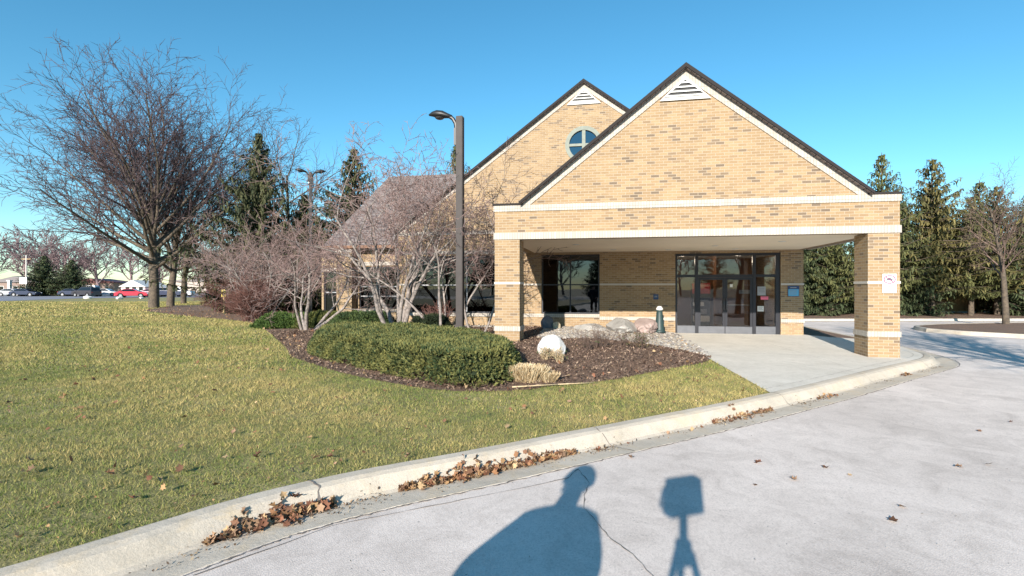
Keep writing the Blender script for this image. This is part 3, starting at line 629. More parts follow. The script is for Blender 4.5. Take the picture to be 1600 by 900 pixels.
# ash receptacle
ar = empty('ash_receptacle', (*B2W(4.62, BD - 0.75), 0.12), TH, label='dark green tapered ash receptacle with pale cap standing left of the doors', cat='ash receptacle')
MB().lathe([(0.0, 0.0), (0.20, 0.0), (0.21, 0.03), (0.17, 0.07), (0.155, 0.12), (0.10, 0.66), (0.098, 0.72), (0.11, 0.74), (0.0, 0.74)], 24).build('body', plain('green_plastic', (0.022, 0.045, 0.045), 0.5, 0.1), ar, smooth=True)
MB().lathe([(0.09, 0.742), (0.115, 0.75), (0.11, 0.80), (0.06, 0.87), (0.0, 0.88)], 24).build('cap', M['white'], ar, smooth=True)
MB().box(0.11, 0.15, -0.02, 0.02, 0.28, 0.42).build('latch', M['metal_dark'], ar)

# ------------------------------------------------------------------ lamp posts
def lamp_post(loc, h, label, rz=0, double=False, mpole='pole'):
    o = empty('street_lamp', loc, rz, label=label, cat='street lamp')
    MB().box(-0.092, 0.092, -0.092, 0.092, 0.05, h).build('pole', M[mpole], o, bevel=0.012)
    MB().box(-0.19, 0.19, -0.19, 0.19, 0.0, 0.05).build('base_plate', M['metal_dark'], o, bevel=0.01)
    for s in ((-1, 1) if double else (-1,)):
        X0 = 0.22
        pts = [Vector((s * 0.10, 0, h - 0.35)), Vector((s * 0.13, 0, h - 0.16)), Vector((s * 0.2, 0, h - 0.04)), Vector((s * 0.3, 0, h + 0.03))]
        a = MB()
        for i in range(3): a.cyl(pts[i], pts[i + 1], 0.05, n=10)
        a.box(s * 0.10, s * 0.16, -0.05, 0.05, h - 0.75, h - 0.3); a.build('arm', M['metal_dark'], o, smooth=False)
        # cobra style head: lofted
        sec = [(0.44, 0.045, 0.045, 0.03), (0.55, 0.09, 0.07, 0.06), (0.70, 0.14, 0.11, 0.10), (0.86, 0.14, 0.115, 0.12), (0.98, 0.10, 0.075, 0.13), (1.09, 0.035, 0.025, 0.12)]
        V = []; n = 14
        for x, hw, hh, zc in sec:
            for i in range(n):
                t = 2 * math.pi * i / n; V.append((s * (x - X0), hw * math.cos(t), h - 0.02 + zc + (hh if math.sin(t) > 0 else hh * 0.75) * math.sin(t)))
        Fc = [(k * n + i, k * n + (i + 1) % n, (k + 1) * n + (i + 1) % n, (k + 1) * n + i) for k in range(len(sec) - 1) for i in range(n)] + [tuple(range(n)), tuple(range((len(sec) - 1) * n, len(sec) * n))]
        hd = MB().add(V, Fc).build('lamp_head', M['metal_dark'], o, smooth=True)
        MB().lathe([(0.0, -0.05), (0.09, -0.035), (0.13, 0.0)], 16, (s * 0.57, 0, h + 0.012)).build('lens', M['alu'], hd, smooth=True)
    return o
lamp_post((-1.38, 13.6, 0.1), 6.05, 'tall square brown lamp post with one dark cobra head, rising from the hedge', math.radians(-12))
lamp_post((-12.2, 31, 0), 8.6, 'distant dark double-headed lamp post behind the left wing between two spruces', 0.3, True, 'metal_dark')

# ------------------------------------------------------------------ branching trees
def unit(v): return v / (np.linalg.norm(v) + 1e-9)
def grow(out, rg, p, d, L, r, lvl, P):
    n = P['seg'][lvl]; pts = [p]; rad = [r]; dirs = [d]; r1 = r * P['taper'][lvl]
    for i in range(n):
        d = unit(d + rg.normal(0, P['wob'][lvl], 3) + np.array([P.get('lean', 0) * (1 if lvl < 2 else 0.3), 0, P['up'][lvl]]))
        p = p + d * (L / n); pts.append(p); dirs.append(d); rad.append(r + (r1 - r) * (i + 1) / n)
    out[min(lvl, len(out) - 1)].append((np.array(pts), np.array(rad)))
    if lvl + 1 >= len(P['n']): return
    k = P['n'][lvl]; k = max(1, int(round(k * rg.uniform(0.8, 1.2))))
    a0 = rg.uniform(0, 6.28)
    for j in range(k):
        t = P['t0'][lvl] + (1 - P['t0'][lvl]) * (j + rg.uniform(0.2, 0.8)) / k
        f = t * n; i = min(int(f), n - 1); q = pts[i] + (pts[i + 1] - pts[i]) * (f - i); dd = dirs[i + 1]
        a = unit(np.cross(dd, [0.3, 0.2, 1.0] if abs(dd[2]) < 0.9 else [1, 0.1, 0])); b = np.cross(dd, a); ph = a0 + j * 2.4 + rg.uniform(-0.5, 0.5)
        ang = math.radians(P['ang'][lvl] * rg.uniform(0.7, 1.25) * (1 if 'angt' not in P or lvl else P['angt'][0] + (P['angt'][1] - P['angt'][0]) * t))
        nd = unit(dd * math.cos(ang) + (a * math.cos(ph) + b * math.sin(ph)) * math.sin(ang))
        nd = unit(nd + np.array([0, 0, P['flat'][lvl]]))
        grow(out, rg, q, nd, L * P['lr'][lvl] * (1 - P['lt'][lvl] * t) * rg.uniform(0.75, 1.2), max((rad[i] * P['rr'][lvl]), P['rmin']), lvl + 1, P)
def tubes(polys, k):
    by = {}
    for pts, rad in polys: by.setdefault(len(pts), []).append((pts, rad))
    V = []; F = []; base = 0
    for n, lst in by.items():
        A = np.array([a for a, b in lst]); R = np.array([b for a, b in lst]); m = len(lst)
        T = np.zeros_like(A); T[:, 1:-1] = A[:, 2:] - A[:, :-2]; T[:, 0] = A[:, 1] - A[:, 0]; T[:, -1] = A[:, -1] - A[:, -2]
        T /= np.linalg.norm(T, axis=2, keepdims=True) + 1e-9
        ref = np.where(np.abs(T[:, :1, 2:3]) > 0.8, np.array([1.0, 0, 0]), np.array([0, 0, 1.0])); ref = np.broadcast_to(ref, T.shape)
        a = np.cross(T, ref); a /= np.linalg.norm(a, axis=2, keepdims=True) + 1e-9; b = np.cross(T, a)
        th = np.arange(k) * 2 * np.pi / k
        Q = A[:, :, None, :] + R[:, :, None, None] * (a[:, :, None, :] * np.cos(th)[None, None, :, None] + b[:, :, None, :] * np.sin(th)[None, None, :, None])
        V.append(Q.reshape(-1, 3))
        mi, ni, ki = np.meshgrid(np.arange(m), np.arange(n - 1), np.arange(k), indexing='ij')
        o = base + mi * n * k; F.append(np.stack([o + ni * k + ki, o + ni * k + (ki + 1) % k, o + (ni + 1) * k + (ki + 1) % k, o + (ni + 1) * k + ki], -1).reshape(-1, 4))
        base += m * n * k
    return np.concatenate(V), np.concatenate(F)
def bare_tree(name, stems, P, seed, mb, mt, split=2, loc=(0, 0, 0), sides=(8, 3), **k):
    rg = np.random.default_rng(seed); out = [[] for _ in P['n']]
    for (p, d, L, r) in stems: grow(out, rg, np.array(p, float), unit(np.array(d, float)), L, r, 0, P)
    o = empty(name, loc, **k)
    tr = [q for l in out[:split] for q in l]; cr = [q for l in out[split:] for q in l]
    V, F = tubes(tr, sides[0]); link('trunk', np_mesh('trunk', V, F), mb, o, True)
    if cr: V, F = tubes(cr, sides[1]); link('crown', np_mesh('crown', V, F), mt, o, True)
    return o
LOC = dict(n=[9, 8, 8, 6, 1], seg=[7, 7, 5, 3, 2], taper=[0.35, 0.25, 0.3, 0.4, 0.4], wob=[0.05, 0.09, 0.12, 0.16, 0.2], up=[0.03, 0.05, 0.05, 0.03, 0.03], t0=[0.20, 0.2, 0.2, 0.15, 0.2], ang=[52, 36, 38, 42, 40], flat=[0.15, 0.08, 0.05, 0, 0], lr=[0.74, 0.50, 0.50, 0.50, 0.5], lt=[0.30, 0.35, 0.3, 0.3, 0.3], rr=[0.55, 0.5, 0.5, 0.5, 0.6], rmin=0.011)
PA = dict(n=[28, 13, 8, 4, 1], seg=[5, 9, 6, 4, 2], taper=[0.55, 0.2, 0.3, 0.4, 0.4], wob=[0.04, 0.055, 0.09, 0.14, 0.2], up=[0.02, 0.012, 0.01, 0.01, 0], t0=[0.38, 0.32, 0.15, 0.15, 0.2], ang=[66, 38, 36, 38, 40], angt=(1.42, 0.25), flat=[0.02, 0.02, 0.02, 0, 0], lr=[1.22, 0.40, 0.45, 0.45, 0.5], lt=[0.05, 0.0, 0.2, 0.3, 0.3], rr=[0.48, 0.55, 0.6, 0.65, 0.7], rmin=0.017, lean=-0.012)
PB = dict(PA); PB['n'] = [15, 11, 8, 4, 1]; PB['lean'] = 0
bare_tree('honey_locust_tree', [((0, 0, -0.1), (-0.01, 0, 1), 8.4, 0.40)], PA, 11, M['bark_locust'], M['twig_locust'], 2, (-28.9, 41.3, 0), label='largest bare tree, wide spreading crown, front left on the lawn', cat='tree', group='bare trees on the lawn')
bare_tree('honey_locust_tree', [((0, 0, -0.1), (0.03, 0, 1), 7.2, 0.33)], PB, 12, M['bark_locust'], M['twig_locust'], 2, (-30.5, 45.7, 0), label='middle of the three bare trees standing in a row on the lawn', cat='tree', group='bare trees on the lawn')
bare_tree('honey_locust_tree', [((0, 0, -0.1), (0.02, 0, 1), 7.2, 0.28)], PB, 13, M['bark_locust'], M['twig_locust'], 2, (-34, 53, 0), label='thinnest trunk of the three bare lawn trees, right-hand and farthest', cat='tree', group='bare trees on the lawn')
# pale multi-stem clumps in the bed
CL = dict(n=[6, 6, 6, 2, 1], seg=[8, 7, 5, 3, 2], taper=[0.3, 0.3, 0.35, 0.5, 0.5], wob=[0.12, 0.13, 0.15, 0.2, 0.2], up=[0.02, 0.03, 0.01, 0.0, 0], t0=[0.42, 0.25, 0.15, 0.15, 0.2], ang=[46, 45, 45, 48, 45], flat=[-0.05, -0.02, 0, 0, 0], lr=[0.70, 0.58, 0.5, 0.5, 0.5], lt=[0.25, 0.3, 0.3, 0.3, 0.3], rr=[0.5, 0.48, 0.5, 0.6, 0.6], rmin=0.0075)
def clump(loc, n, spread, L, r, seed, label, P=CL, mt='twig_pale', mb='bark_pale', name='ornamental_tree', cat='tree', group='pale multi-stemmed bare trees in the planting bed'):
    rg = random.Random(seed); st = []
    for i in range(n):
        a = 6.28 * i / n + rg.uniform(-0.4, 0.4); s = spread * rg.uniform(0.5, 1.1)
        st.append(((0.16 * math.cos(a), 0.14 * math.sin(a), -0.1), (s * math.cos(a), s * math.sin(a), 1), L * rg.uniform(0.8, 1.1), r * rg.uniform(0.7, 1.15)))
    return bare_tree(name, st, P, seed, M[mb], M[mt], 2, loc, (7, 3), label=label, cat=cat, group=group)
P1 = dict(CL); P1['flat'] = [-0.25, -0.1, 0, 0, 0]
clump((-7.5, 18.8, 0.0), 5, 0.8, 3.1, 0.075, 21, 'low wide-spreading pale bare tree at the left end of the bed', P1)
clump((-3.65, 16.3, 0.1), 8, 0.5, 4.0, 0.08, 22, 'thick clump of pale stems growing just behind the hedge, left of the lamp post')
P3 = dict(CL); P3['n'] = [6, 5, 5, 2, 1]
clump((-2.1, 15.7, 0.12), 4, 0.55, 3.7, 0.055, 23, 'slender leaning bare tree touching the lamp post in front of the wide window', P3)
clump((-1.1, 15.9, 0.12), 2, 0.4, 4.3, 0.05, 27, 'thin bare tree right of the lamp post, its twigs crossing the brick gable', P3, 'twig_dark')
P4 = dict(CL); P4['rmin'] = 0.008
clump((-19.6, 37.5, 0), 3, 0.3, 5.0, 0.11, 24, 'dark-trunked bare tree in the mulch left of the spruce', P4, 'twig_pale', 'bark_locust')
clump((-15.0, 29.5, 0), 6, 0.8, 3.7, 0.07, 25, 'tangled greyish-pink bare tree in front of the tall left spruce', P4)
clump((-12.4, 25.5, 0), 5, 0.8, 3.4, 0.06, 26, 'bare pinkish tree at the corner of the left wing', P4)
# barberry thickets
BB = dict(n=[7, 6, 4], seg=[4, 3, 2], taper=[0.4, 0.5, 0.5], wob=[0.15, 0.2, 0.25], up=[0, 0, 0], t0=[0.1, 0.15, 0.2], ang=[40, 45, 45], flat=[0, 0, 0], lr=[0.6, 0.6, 0.5], lt=[0.2, 0.2, 0.2], rr=[0.6, 0.7, 0.7], rmin=0.008)
for i, (x, y, L, lab) in enumerate([(-19.0, 33.5, 2.0, 'dark red bare shrub beside the yellow-topped stake'), (-17.0, 32.5, 2.2, 'reddish bare shrub in the mulch under the left spruce'), (-14.2, 28.3, 1.9, 'dark red shrub between the spruce and the left wing'), (-12.3, 24.3, 1.7, 'red twiggy shrub near the corner windows of the left wing'), (-2.55, 16.6, 0.8, 'small rusty-brown twiggy shrub behind the hedge at the pale stems')]):
    rg = random.Random(50 + i); st = [((rg.uniform(-0.5, 0.5) * L * 0.5, rg.uniform(-0.3, 0.3) * L * 0.5, 0), (rg.uniform(-0.7, 0.7), rg.uniform(-0.7, 0.7), 1), L * rg.uniform(0.5, 1.1), 0.016) for _ in range(34)]
    bare_tree('shrub', st, BB, 60 + i, M['twig_red'], M['twig_red'], 1, (x, y, 0.05), (4, 3), label=lab, cat='shrub', group='red barberry shrubs')

# young trees right, shadow tree outside the frame
YT = dict(CL); YT['n'] = [18, 9, 7, 1]; YT['rmin'] = 0.007; YT['flat'] = [0.1, 0, 0, 0]; YT['t0'] = [0.38, 0.2, 0.2, 0.2]; YT['lr'] = [0.42, 0.5, 0.5, 0.5]; YT['wob'] = [0.03, 0.1, 0.12, 0.18]
bare_tree('young_tree', [((0, 0, -0.05), (0, 0, 1), 5.2, 0.13)], YT, 31, M['bark_locust'], M['twig_dark'], 1, (21.8, 22.6, 0.02), (8, 3), label='slim young bare tree on the mulch island at the right edge', cat='tree')
YS = dict(YT); YS['n'] = [18, 8, 7, 1]; YS['lr'] = [0.55, 0.5, 0.5, 0.5]; YS['rmin'] = 0.014
bare_tree('young_tree', [((0, 0, -0.05), (0.04, 0.02, 1), 6.0, 0.20)], YS, 32, M['bark_locust'], M['twig_dark'], 1, (8.4, 2.6, 0.02), (8, 3), label='bare tree on a small round island just right of the frame, shadow on the drive', cat='tree')

# ------------------------------------------------------------------ spruces
def spruce_meshes(h, rad, seed, dens=1.0, c0=(0.045, 0.060, 0.025), c1=(0.20, 0.20, 0.075), q=0.30, ragged=0.35, bare=0.8, ex=1.0):
    rg = np.random.default_rng(seed); V = []; C = []; br = []
    z = bare
    while z < h - 0.15:
        t = (z - bare) / (h - bare); nb = max(3, int((7 + 3 * (1 - t)) * dens)); a0 = rg.uniform(0, 6.28)
        for j in range(nb):
            a = a0 + 6.28 * j / nb + rg.uniform(-0.4, 0.4); L = rad * ((1 - t) ** ex) * rg.uniform(1 - ragged, 1 + ragged * 0.6) + 0.05
            if t < 0.12: L *= 0.75
            ns = max(3, int(L / 0.10)); dz0 = 0.7 * t ** 1.5 + rg.uniform(-0.15, 0.15) - 0.05
            P_ = []
            for s in range(ns + 1):
                u = s / ns; P_.append((math.cos(a) * L * u, math.sin(a) * L * u, z + L * (dz0 * u - 0.42 * u * (1 - u) * (1 - t) + 0.10 * u * u)))
            br.append((np.array([P_[0], P_[ns // 2], P_[-1]]), np.array([0.035 * (1 - t) + 0.012, 0.02, 0.008])))
            shade = rg.uniform(0, 1)
            for s in range(1, ns + 1):
                u = s / ns; w = (1 - u * 0.6) * L * 0.35 + 0.05
                for side in (-1, 1, 0):
                    if rg.random() < 0.10: continue
                    c = np.array(P_[s]); da = a + side * rg.uniform(0.5, 1.1); qq = q * (0.85 - 0.45 * t); ln = (qq * rg.uniform(0.7, 1.3)) if side == 0 else min(w, qq * 1.6) * rg.uniform(0.6, 1.2)
                    d = np.array([math.cos(da), math.sin(da), rg.uniform(-0.55, 0.05)]) * ln; nrm = np.array([-math.sin(da), math.cos(da), rg.uniform(-0.5, 0.5)]) * rg.uniform(0.026, 0.05)
                    sag = np.array([0, 0, -rg.uniform(0.02, 0.12)])
                    V += [c - nrm * 0.8, c + nrm * 0.8, c + d * 0.9 + nrm * 0.5, c + d + sag * 0.3 - nrm * 0.4]
                    m = np.clip(0.55 * shade + 0.45 * rg.random(), 0, 1); col = np.array(c0) * (1 - m) + np.array(c1) * m; C += [col] * 4
                    if rg.random() < 0.55:      # hanging spray
                        e = c + d * rg.uniform(0.3, 0.9); dn = np.array([rg.uniform(-0.1, 0.1), rg.uniform(-0.1, 0.1), -rg.uniform(0.12, 0.32)])
                        V += [e - nrm, e + nrm, e + dn + nrm * 0.5, e + dn - nrm * 0.5]; C += [col * 0.9] * 4
        z += rg.uniform(0.16, 0.30) / max(0.7, dens)
    F = np.arange(len(V)).reshape(-1, 4); f = np_mesh('crown', np.array(V), F, np.array(C)); f.materials.append(M['needle'])
    trunk = (np.array([[0, 0, -0.1], [0, 0, h * 0.5], [0, 0, h]]), np.array([0.16 * h / 9, 0.09 * h / 9, 0.015]))
    Vt, Ft = tubes([trunk] + br, 6); t = np_mesh('trunk', Vt, Ft); t.materials.append(M['bark_locust'])
    return f, t
SP = [spruce_meshes(9.6, 3.0, 41, 0.9, ragged=0.55, ex=1.0, bare=1.7), spruce_meshes(9.2, 3.2, 42, 0.8, (0.05, 0.055, 0.022), (0.24, 0.20, 0.075), 0.3, 0.65, 1.9, 1.0), spruce_meshes(9.4, 2.6, 43, 1.1, (0.035, 0.058, 0.032), (0.14, 0.165, 0.075), 0.28, 0.4, 0.3), spruce_meshes(9.4, 4.6, 44, 1.0, (0.025, 0.038, 0.02), (0.13, 0.13, 0.06), 0.28, 0.55, 0.6, 1.3)]
def spruce(i, x, y, sc, rz, label, wide=1.0, group='spruces behind the driveway'):
    f, t = SP[i]; o = empty('spruce_tree', (x, y, 0), rz, label=label, cat='tree', group=group); o.scale = (sc * wide, sc * wide, sc)
    link('crown', f, None, o); link('trunk', t, None, o)
spruce(0, 21.3, 29.5, 0.98, 0.3, 'narrow spruce whose tip shows just right of the roof corner')
spruce(1, 24.6, 30.0, 1.00, 1.3, 'tallest spruce right of the front pillar, ragged top', 1.1)
spruce(2, 22.6, 32.0, 0.80, 2.3, 'darker spruce filling the gap behind the pillar')
spruce(1, 28.9, 30.5, 0.84, 4.0, 'broad olive spruce behind the young tree', 1.25)
spruce(0, 27.0, 32.5, 0.80, 5.1, 'shorter spruce between the two ragged ones on the right', 1.1)
spruce(2, 31.8, 31.5, 0.80, 0.9, 'spruce at the right edge of the picture', 1.2)
spruce(2, 34.5, 33.0, 0.78, 0.2, 'spruce partly cut off by the right edge', 1.2)
spruce(0, 18.6, 29.8, 0.62, 3.3, 'green spruce seen under the canopy beside the front pillar', 1.3)
spruce(2, 16.8, 31.0, 0.60, 1.1, 'bluish spruce seen under the canopy next to the brick pier', 1.4)
spruce(1, 15.2, 30.5, 0.55, 2.6, 'small spruce hidden partly behind the brick pier', 1.3)
spruce(3, -17.8, 36.0, 1.36, 0.6, 'tall dark spruce left of the building with a thin pointed tip', 1.0, 'spruces behind the building')
spruce(3, -15.2, 37.5, 0.92, 0.9, 'shorter dark spruce leaning against the tall left one', 1.5, 'spruces behind the building')
spruce(3, -12.0, 39.0, 1.33, 2.6, 'pointed spruce rising above the left wing roof', 1.15, 'spruces behind the building')
spruce(0, -5.1, 46.0, 1.52, 1.6, 'spruce tip just visible behind the lamp post', 0.8, 'spruces behind the building')
# fence behind the spruces
spruce(1, 26.2, 32.0, 0.86, 2.2, 'spruce filling the space behind the tallest one, right of the pillar', 1.3)
spruce(0, 30.6, 33.5, 0.90, 0.4, 'tall loose spruce in the back row near the right edge', 1.35)
spruce(2, 20.2, 32.5, 0.62, 3.1, 'low bushy spruce at the foot of the narrow one', 1.5)
for i_, (x_, y_, k_, sc_, w_, lab_) in enumerate([(23.4, 30.6, 2, 0.72, 1.3, 'dense dark spruce between the narrow one and the tallest one'), (26.8, 29.9, 0, 0.72, 1.25, 'medium spruce just right of the tallest one, in front'), (30.4, 29.6, 2, 0.76, 1.3, 'dense spruce right behind the slim young tree'), (17.7, 30.6, 2, 0.66, 1.4, 'dense spruce in the middle of the gap under the canopy')]):
    spruce(k_, x_, y_, sc_, 1.7 * i_, lab_, w_)
fe = empty('wooden_fence', (12, 33.6, 0), 0, label='tan board fence running behind the spruces across the driveway', cat='fence')
bb = MB()
for i in range(200): bb.box(i * 0.15, i * 0.15 + 0.142, 0, 0.02, 0.05, 1.75 + 0.02 * ((i * 7) % 3))
bb.build('board_panel', M['fence'], fe)
for i in range(13): MB().box(i * 2.45, i * 2.45 + 0.1, 0.022, 0.12, 0, 1.85).build('post', M['fence'], fe)

# tree top behind the left spruce, distant rows
FT = dict(LOC); FT['n'] = [14, 9, 8, 4]; FT['rmin'] = 0.03
FT['lr'] = [0.65, 0.5, 0.5, 0.5]; 
bare_tree('bare_tree', [((0, 0, 0), (0, 0, 1), 11.5, 0.25)], dict(FT, rmin=0.014), 71, M['bark_locust'], M['twig_locust'], 2, (-19.5, 44.5, 0), label='bare tree top showing between the two left spruces', cat='tree')
pr = []
for s in (72, 73):
    pr.append(bare_tree('distant_tree', [((0, 0, 0), (0, 0, 1), 8.6, 0.22)], dict(FT, rmin=0.045), s, M['twig_far'], M['twig_far'], 2, (0, 0, 0), (5, 3), label='greyish-pink bare tree in the far row beyond the car park', cat='tree', group='far row of bare trees'))
rg = random.Random(3); k = 0
for i in range(26):
    x = -170 + i * 6.4; y = 150 + rg.uniform(-8, 10)
    o = pr[k % 2] if k < 2 else copy_tree(pr[k % 2]); k += 1
    o.location = (x, y, 0); o.rotation_euler = (0, 0, rg.uniform(0, 6.28)); s = rg.uniform(1.0, 1.45) * (1.3 if i < 5 else 1.0); o.scale = (s * 1.5, s * 1.5, s)
for i, (x, y, sc, lab) in enumerate([(-95, 104, 0.92, 'left of the two dark evergreens beyond the street'), (-88.5, 103, 0.82, 'right of the two dark evergreens beyond the street')]):
    spruce(2, x, y, sc * 0.95, i * 2.0, lab, 2.3, 'dark evergreens beyond the street')
o = pr[0]; 

# lobby lamps (lit in the photograph)
EM, _, _e = mat('lit_lamp'); _e.inputs['Emission Color'].default_value = (1, 0.85, 0.65, 1); _e.inputs['Emission Strength'].default_value = 6
for u, d in ((5.7, 1.5), (6.5, 1.9), (8.0, 1.4), (7.3, 1.0)):
    MB().lathe([(0.0, 0.0), (0.09, 0.0), (0.1, 0.02)], 16, (u, BD + d, 2.825)).build('ceiling_lamp', EM, BLD)
for u, d in ((5.7, 1.9), (7.6, 1.5)):
    pl = bpy.data.lights.new('lobby_lamp', 'POINT'); pl.energy = 28; pl.color = (1, 0.82, 0.6); pl.shadow_soft_size = 0.1
    po = bpy.data.objects.new('lobby_lamp', pl); COL.objects.link(po); po.location = world(u, BD + d, 2.6)
# trees mirrored in the windows, behind the viewer
for i, (x, y) in enumerate([(-20, -62), (2, -66), (14, -60), (30, -64), (44, -58)]):
    c = copy_tree(pr[i % 2]); c.location = (x, y, 0); c.rotation_euler = (0, 0, i * 1.3); c.scale = (1.3, 1.3, 1.1)
    c['label'] = 'bare tree across the car park behind the viewer, mirrored in the windows'; c['group'] = 'bare trees behind the viewer'
for i, (x, y, sc) in enumerate([(-36, -64, 1.2), (-27, -66, 0.9), (-13, -63, 1.1), (-6, -65, 0.8), (8, -63, 1.0), (20, -64, 1.25), (26, -66, 0.85), (37, -63, 1.1), (50, -62, 1.2)]):
    spruce(i % 3, x, y, sc, i * 1.1, 'spruce across the car park behind the viewer, mirrored in the windows', 1.3, 'spruces behind the viewer')
sheet('rear_car_park', [(-60, -58), (70, -58), (70, -30.0), (-60, -30.0)], -0.118, M['drive'], kind='structure')

# ------------------------------------------------------------------ vehicles
def car_paint(name, c):
    m, nt, b = mat(name); nt.links.new(ramp(nt, noise(nt, objco(nt), 2, 3), [(0.3, tuple(x * 0.93 for x in c)), (0.7, c)]), b.inputs['Base Color'])
    b.inputs['Roughness'].default_value = 0.3; b.inputs['Coat Weight'].default_value = 0.6; b.inputs['Metallic'].default_value = 0.1; return m
CG, _, _b = mat('car_glass'); _b.inputs['Base Color'].default_value = (0.012, 0.015, 0.018, 1); _b.inputs['Roughness'].default_value = 0.05
LRED = plain('tail_lamp', (0.4, 0.01, 0.01), 0.3); LWH = plain('head_lamp', (0.7, 0.7, 0.68), 0.2)
def car(x, y, rz, col, kind, label, z=0.02, group='cars parked beyond the lawn', name='parked_car', cat='car'):
    o = empty(name, (x, y, z), rz, label=label, cat=cat, group=group)
    if kind == 'sedan':
        L, Wd, body = 4.7, 1.8, [(-2.35, 0.35), (-2.3, 0.75), (-2.1, 0.95), (-1.5, 1.0), (1.0, 0.98), (2.1, 0.82), (2.35, 0.62), (2.35, 0.32)]
        cab = [(-1.75, 0.99), (-1.05, 1.42), (0.25, 1.44), (1.15, 0.97)]
    elif kind == 'suv':
        L, Wd, body = 4.8, 1.9, [(-2.4, 0.42), (-2.4, 1.0), (-2.3, 1.12), (1.0, 1.12), (2.2, 1.0), (2.4, 0.75), (2.4, 0.4)]
        cab = [(-2.3, 1.11), (-2.05, 1.72), (0.3, 1.75), (1.15, 1.11)]
    else:
        L, Wd, body = 5.6, 2.0, [(-2.8, 0.45), (-2.8, 1.2), (0.9, 1.2), (2.5, 1.1), (2.8, 0.8), (2.8, 0.4)]
        cab = [(-2.78, 1.19), (-2.7, 2.2), (1.2, 2.2), (2.0, 1.15)]
    wx = (-L * 0.30, L * 0.30); r = 0.33
    # lower edge with wheel arches
    low = []
    for w in reversed(wx): low += [(w + 0.40 * math.cos(t), 0.33 + 0.40 * math.sin(t)) for t in [i * math.pi / 8 for i in range(9)]]
    low = [p for p in low if p[1] > 0.3]
    poly = body + [(body[-1][0], 0.3)] + low + [(body[0][0], 0.3)]
    hw = Wd / 2
    MB().prism(poly, [], -hw, hw).build('body', col, o, bevel=0.04)
    V = []; n = len(cab)
    V = [(p[0], -hw * (0.93 if i in (0, n - 1) else 0.74), p[1]) for i, p in enumerate(cab)] + [(p[0], hw * (0.93 if i in (0, n - 1) else 0.74), p[1]) for i, p in enumerate(cab)]
    F = [tuple(range(n)), tuple(range(2 * n - 1, n - 1, -1))] + [(i, i + n, (i + 1) % n + n, (i + 1) % n) for i in range(n)]
    MB().add(V, F).build('roof', col, o)
    gm = MB(); cx = sum(p[0] for p in cab) / n; cz = cab[0][1]
    for sgn in (-1, 1):
        q = []
        for i, p in enumerate(cab):
            f = 0.86; q.append((cx + (p[0] - cx) * f, sgn * hw * (0.945 if i in (0, n - 1) else 0.775), cz + 0.05 + (p[1] - cz) * 0.80))
        gm.add(q, [tuple(range(n))])
    for a, c in ((0, 1), (n - 1, n - 2)):
        p, q = cab[a], cab[c]; ox = -0.012 if a == 0 else 0.012
        gm.add([(p[0] * 0.95 + q[0] * 0.05 + ox, -hw * 0.84, p[1] + 0.06), (p[0] * 0.95 + q[0] * 0.05 + ox, hw * 0.84, p[1] + 0.06), (q[0] + ox, hw * 0.68, q[1] - 0.05), (q[0] + ox, -hw * 0.68, q[1] - 0.05)], [(0, 1, 2, 3)])
    gm.build('window', CG, o)
    for w in wx:
        for sgn in (-1, 1):
            wh = MB().cyl((w, sgn * (hw - 0.2), r), (w, sgn * (hw - 0.0), r), r, n=18).build('wheel', M['rubber'], o)
            MB().cyl((w, sgn * (hw - 0.02), r), (w, sgn * (hw + 0.01), r), 0.2, n=14).build('rim', M['mullion'], wh)
    for sgn in (-1, 1):
        MB().box(L / 2 - 0.05, L / 2 + 0.01, sgn * hw * 0.62, sgn * hw * 0.93, 0.62, 0.74).build('headlight', LWH, o)
        MB().box(-L / 2 - 0.01, -L / 2 + 0.05, sgn * hw * 0.66, sgn * hw * 0.93, 0.72, 0.88).build('tail_light', LRED, o)
cr = car_paint('red_paint', (0.55, 0.03, 0.06)); cs = car_paint('silver_paint', (0.55, 0.56, 0.58)); cb = car_paint('dark_blue_paint', (0.02, 0.03, 0.07)); cw = car_paint('white_car_paint', (0.78, 0.78, 0.78)); ct = car_paint('teal_paint', (0.03, 0.12, 0.14)); cp = car_paint('charcoal_paint', (0.04, 0.035, 0.045)); clp = car_paint('pinkish_car_paint', (0.6, 0.32, 0.36))
def CP(px, Y): return ((px - 800) / 800 * Y, Y)
car(*CP(207, 86), 0.35, cr, 'sedan', 'red saloon car left of the largest bare trunk')
car(*CP(240, 93), 0.2, clp, 'sedan', 'pale pink car half hidden behind the largest bare trunk')
car(*CP(166, 98), 0.2, cs, 'sedan', 'silver car parked left of the red one')
car(*CP(135, 94), 2.9, cp, 'suv', 'charcoal sport utility car near the white boulder')
car(*CP(115, 100), 0.1, cb, 'sedan', 'dark blue low car left of the charcoal one')
car(*CP(20, 100), 0.1, cs, 'sedan', 'silver car driving at the far left end of the street')
car(*CP(40, 98), 0.1, cb, 'sedan', 'dark blue car right of the silver one on the street')
car(*CP(53, 118), 0.2, ct, 'suv', 'teal car parked beyond the street below the evergreens')
car(*CP(98, 135), 0.1, cw, 'sedan', 'small white car in front of the dark evergreens')
car(*CP(142, 125), 0.1, cw, 'van', 'white box-like van beyond the charcoal car', name='parked_van', cat='van')
car(*CP(262, 92), 0.15, cb, 'suv', 'dark car seen between the lawn tree trunks')
car(*CP(280, 94), 0.15, cs, 'suv', 'silver-blue car behind the thinnest lawn trunk')
car(*CP(432, 78), 0.3, cw, 'sedan', 'white car glimpsed through the shrubs under the spruce')
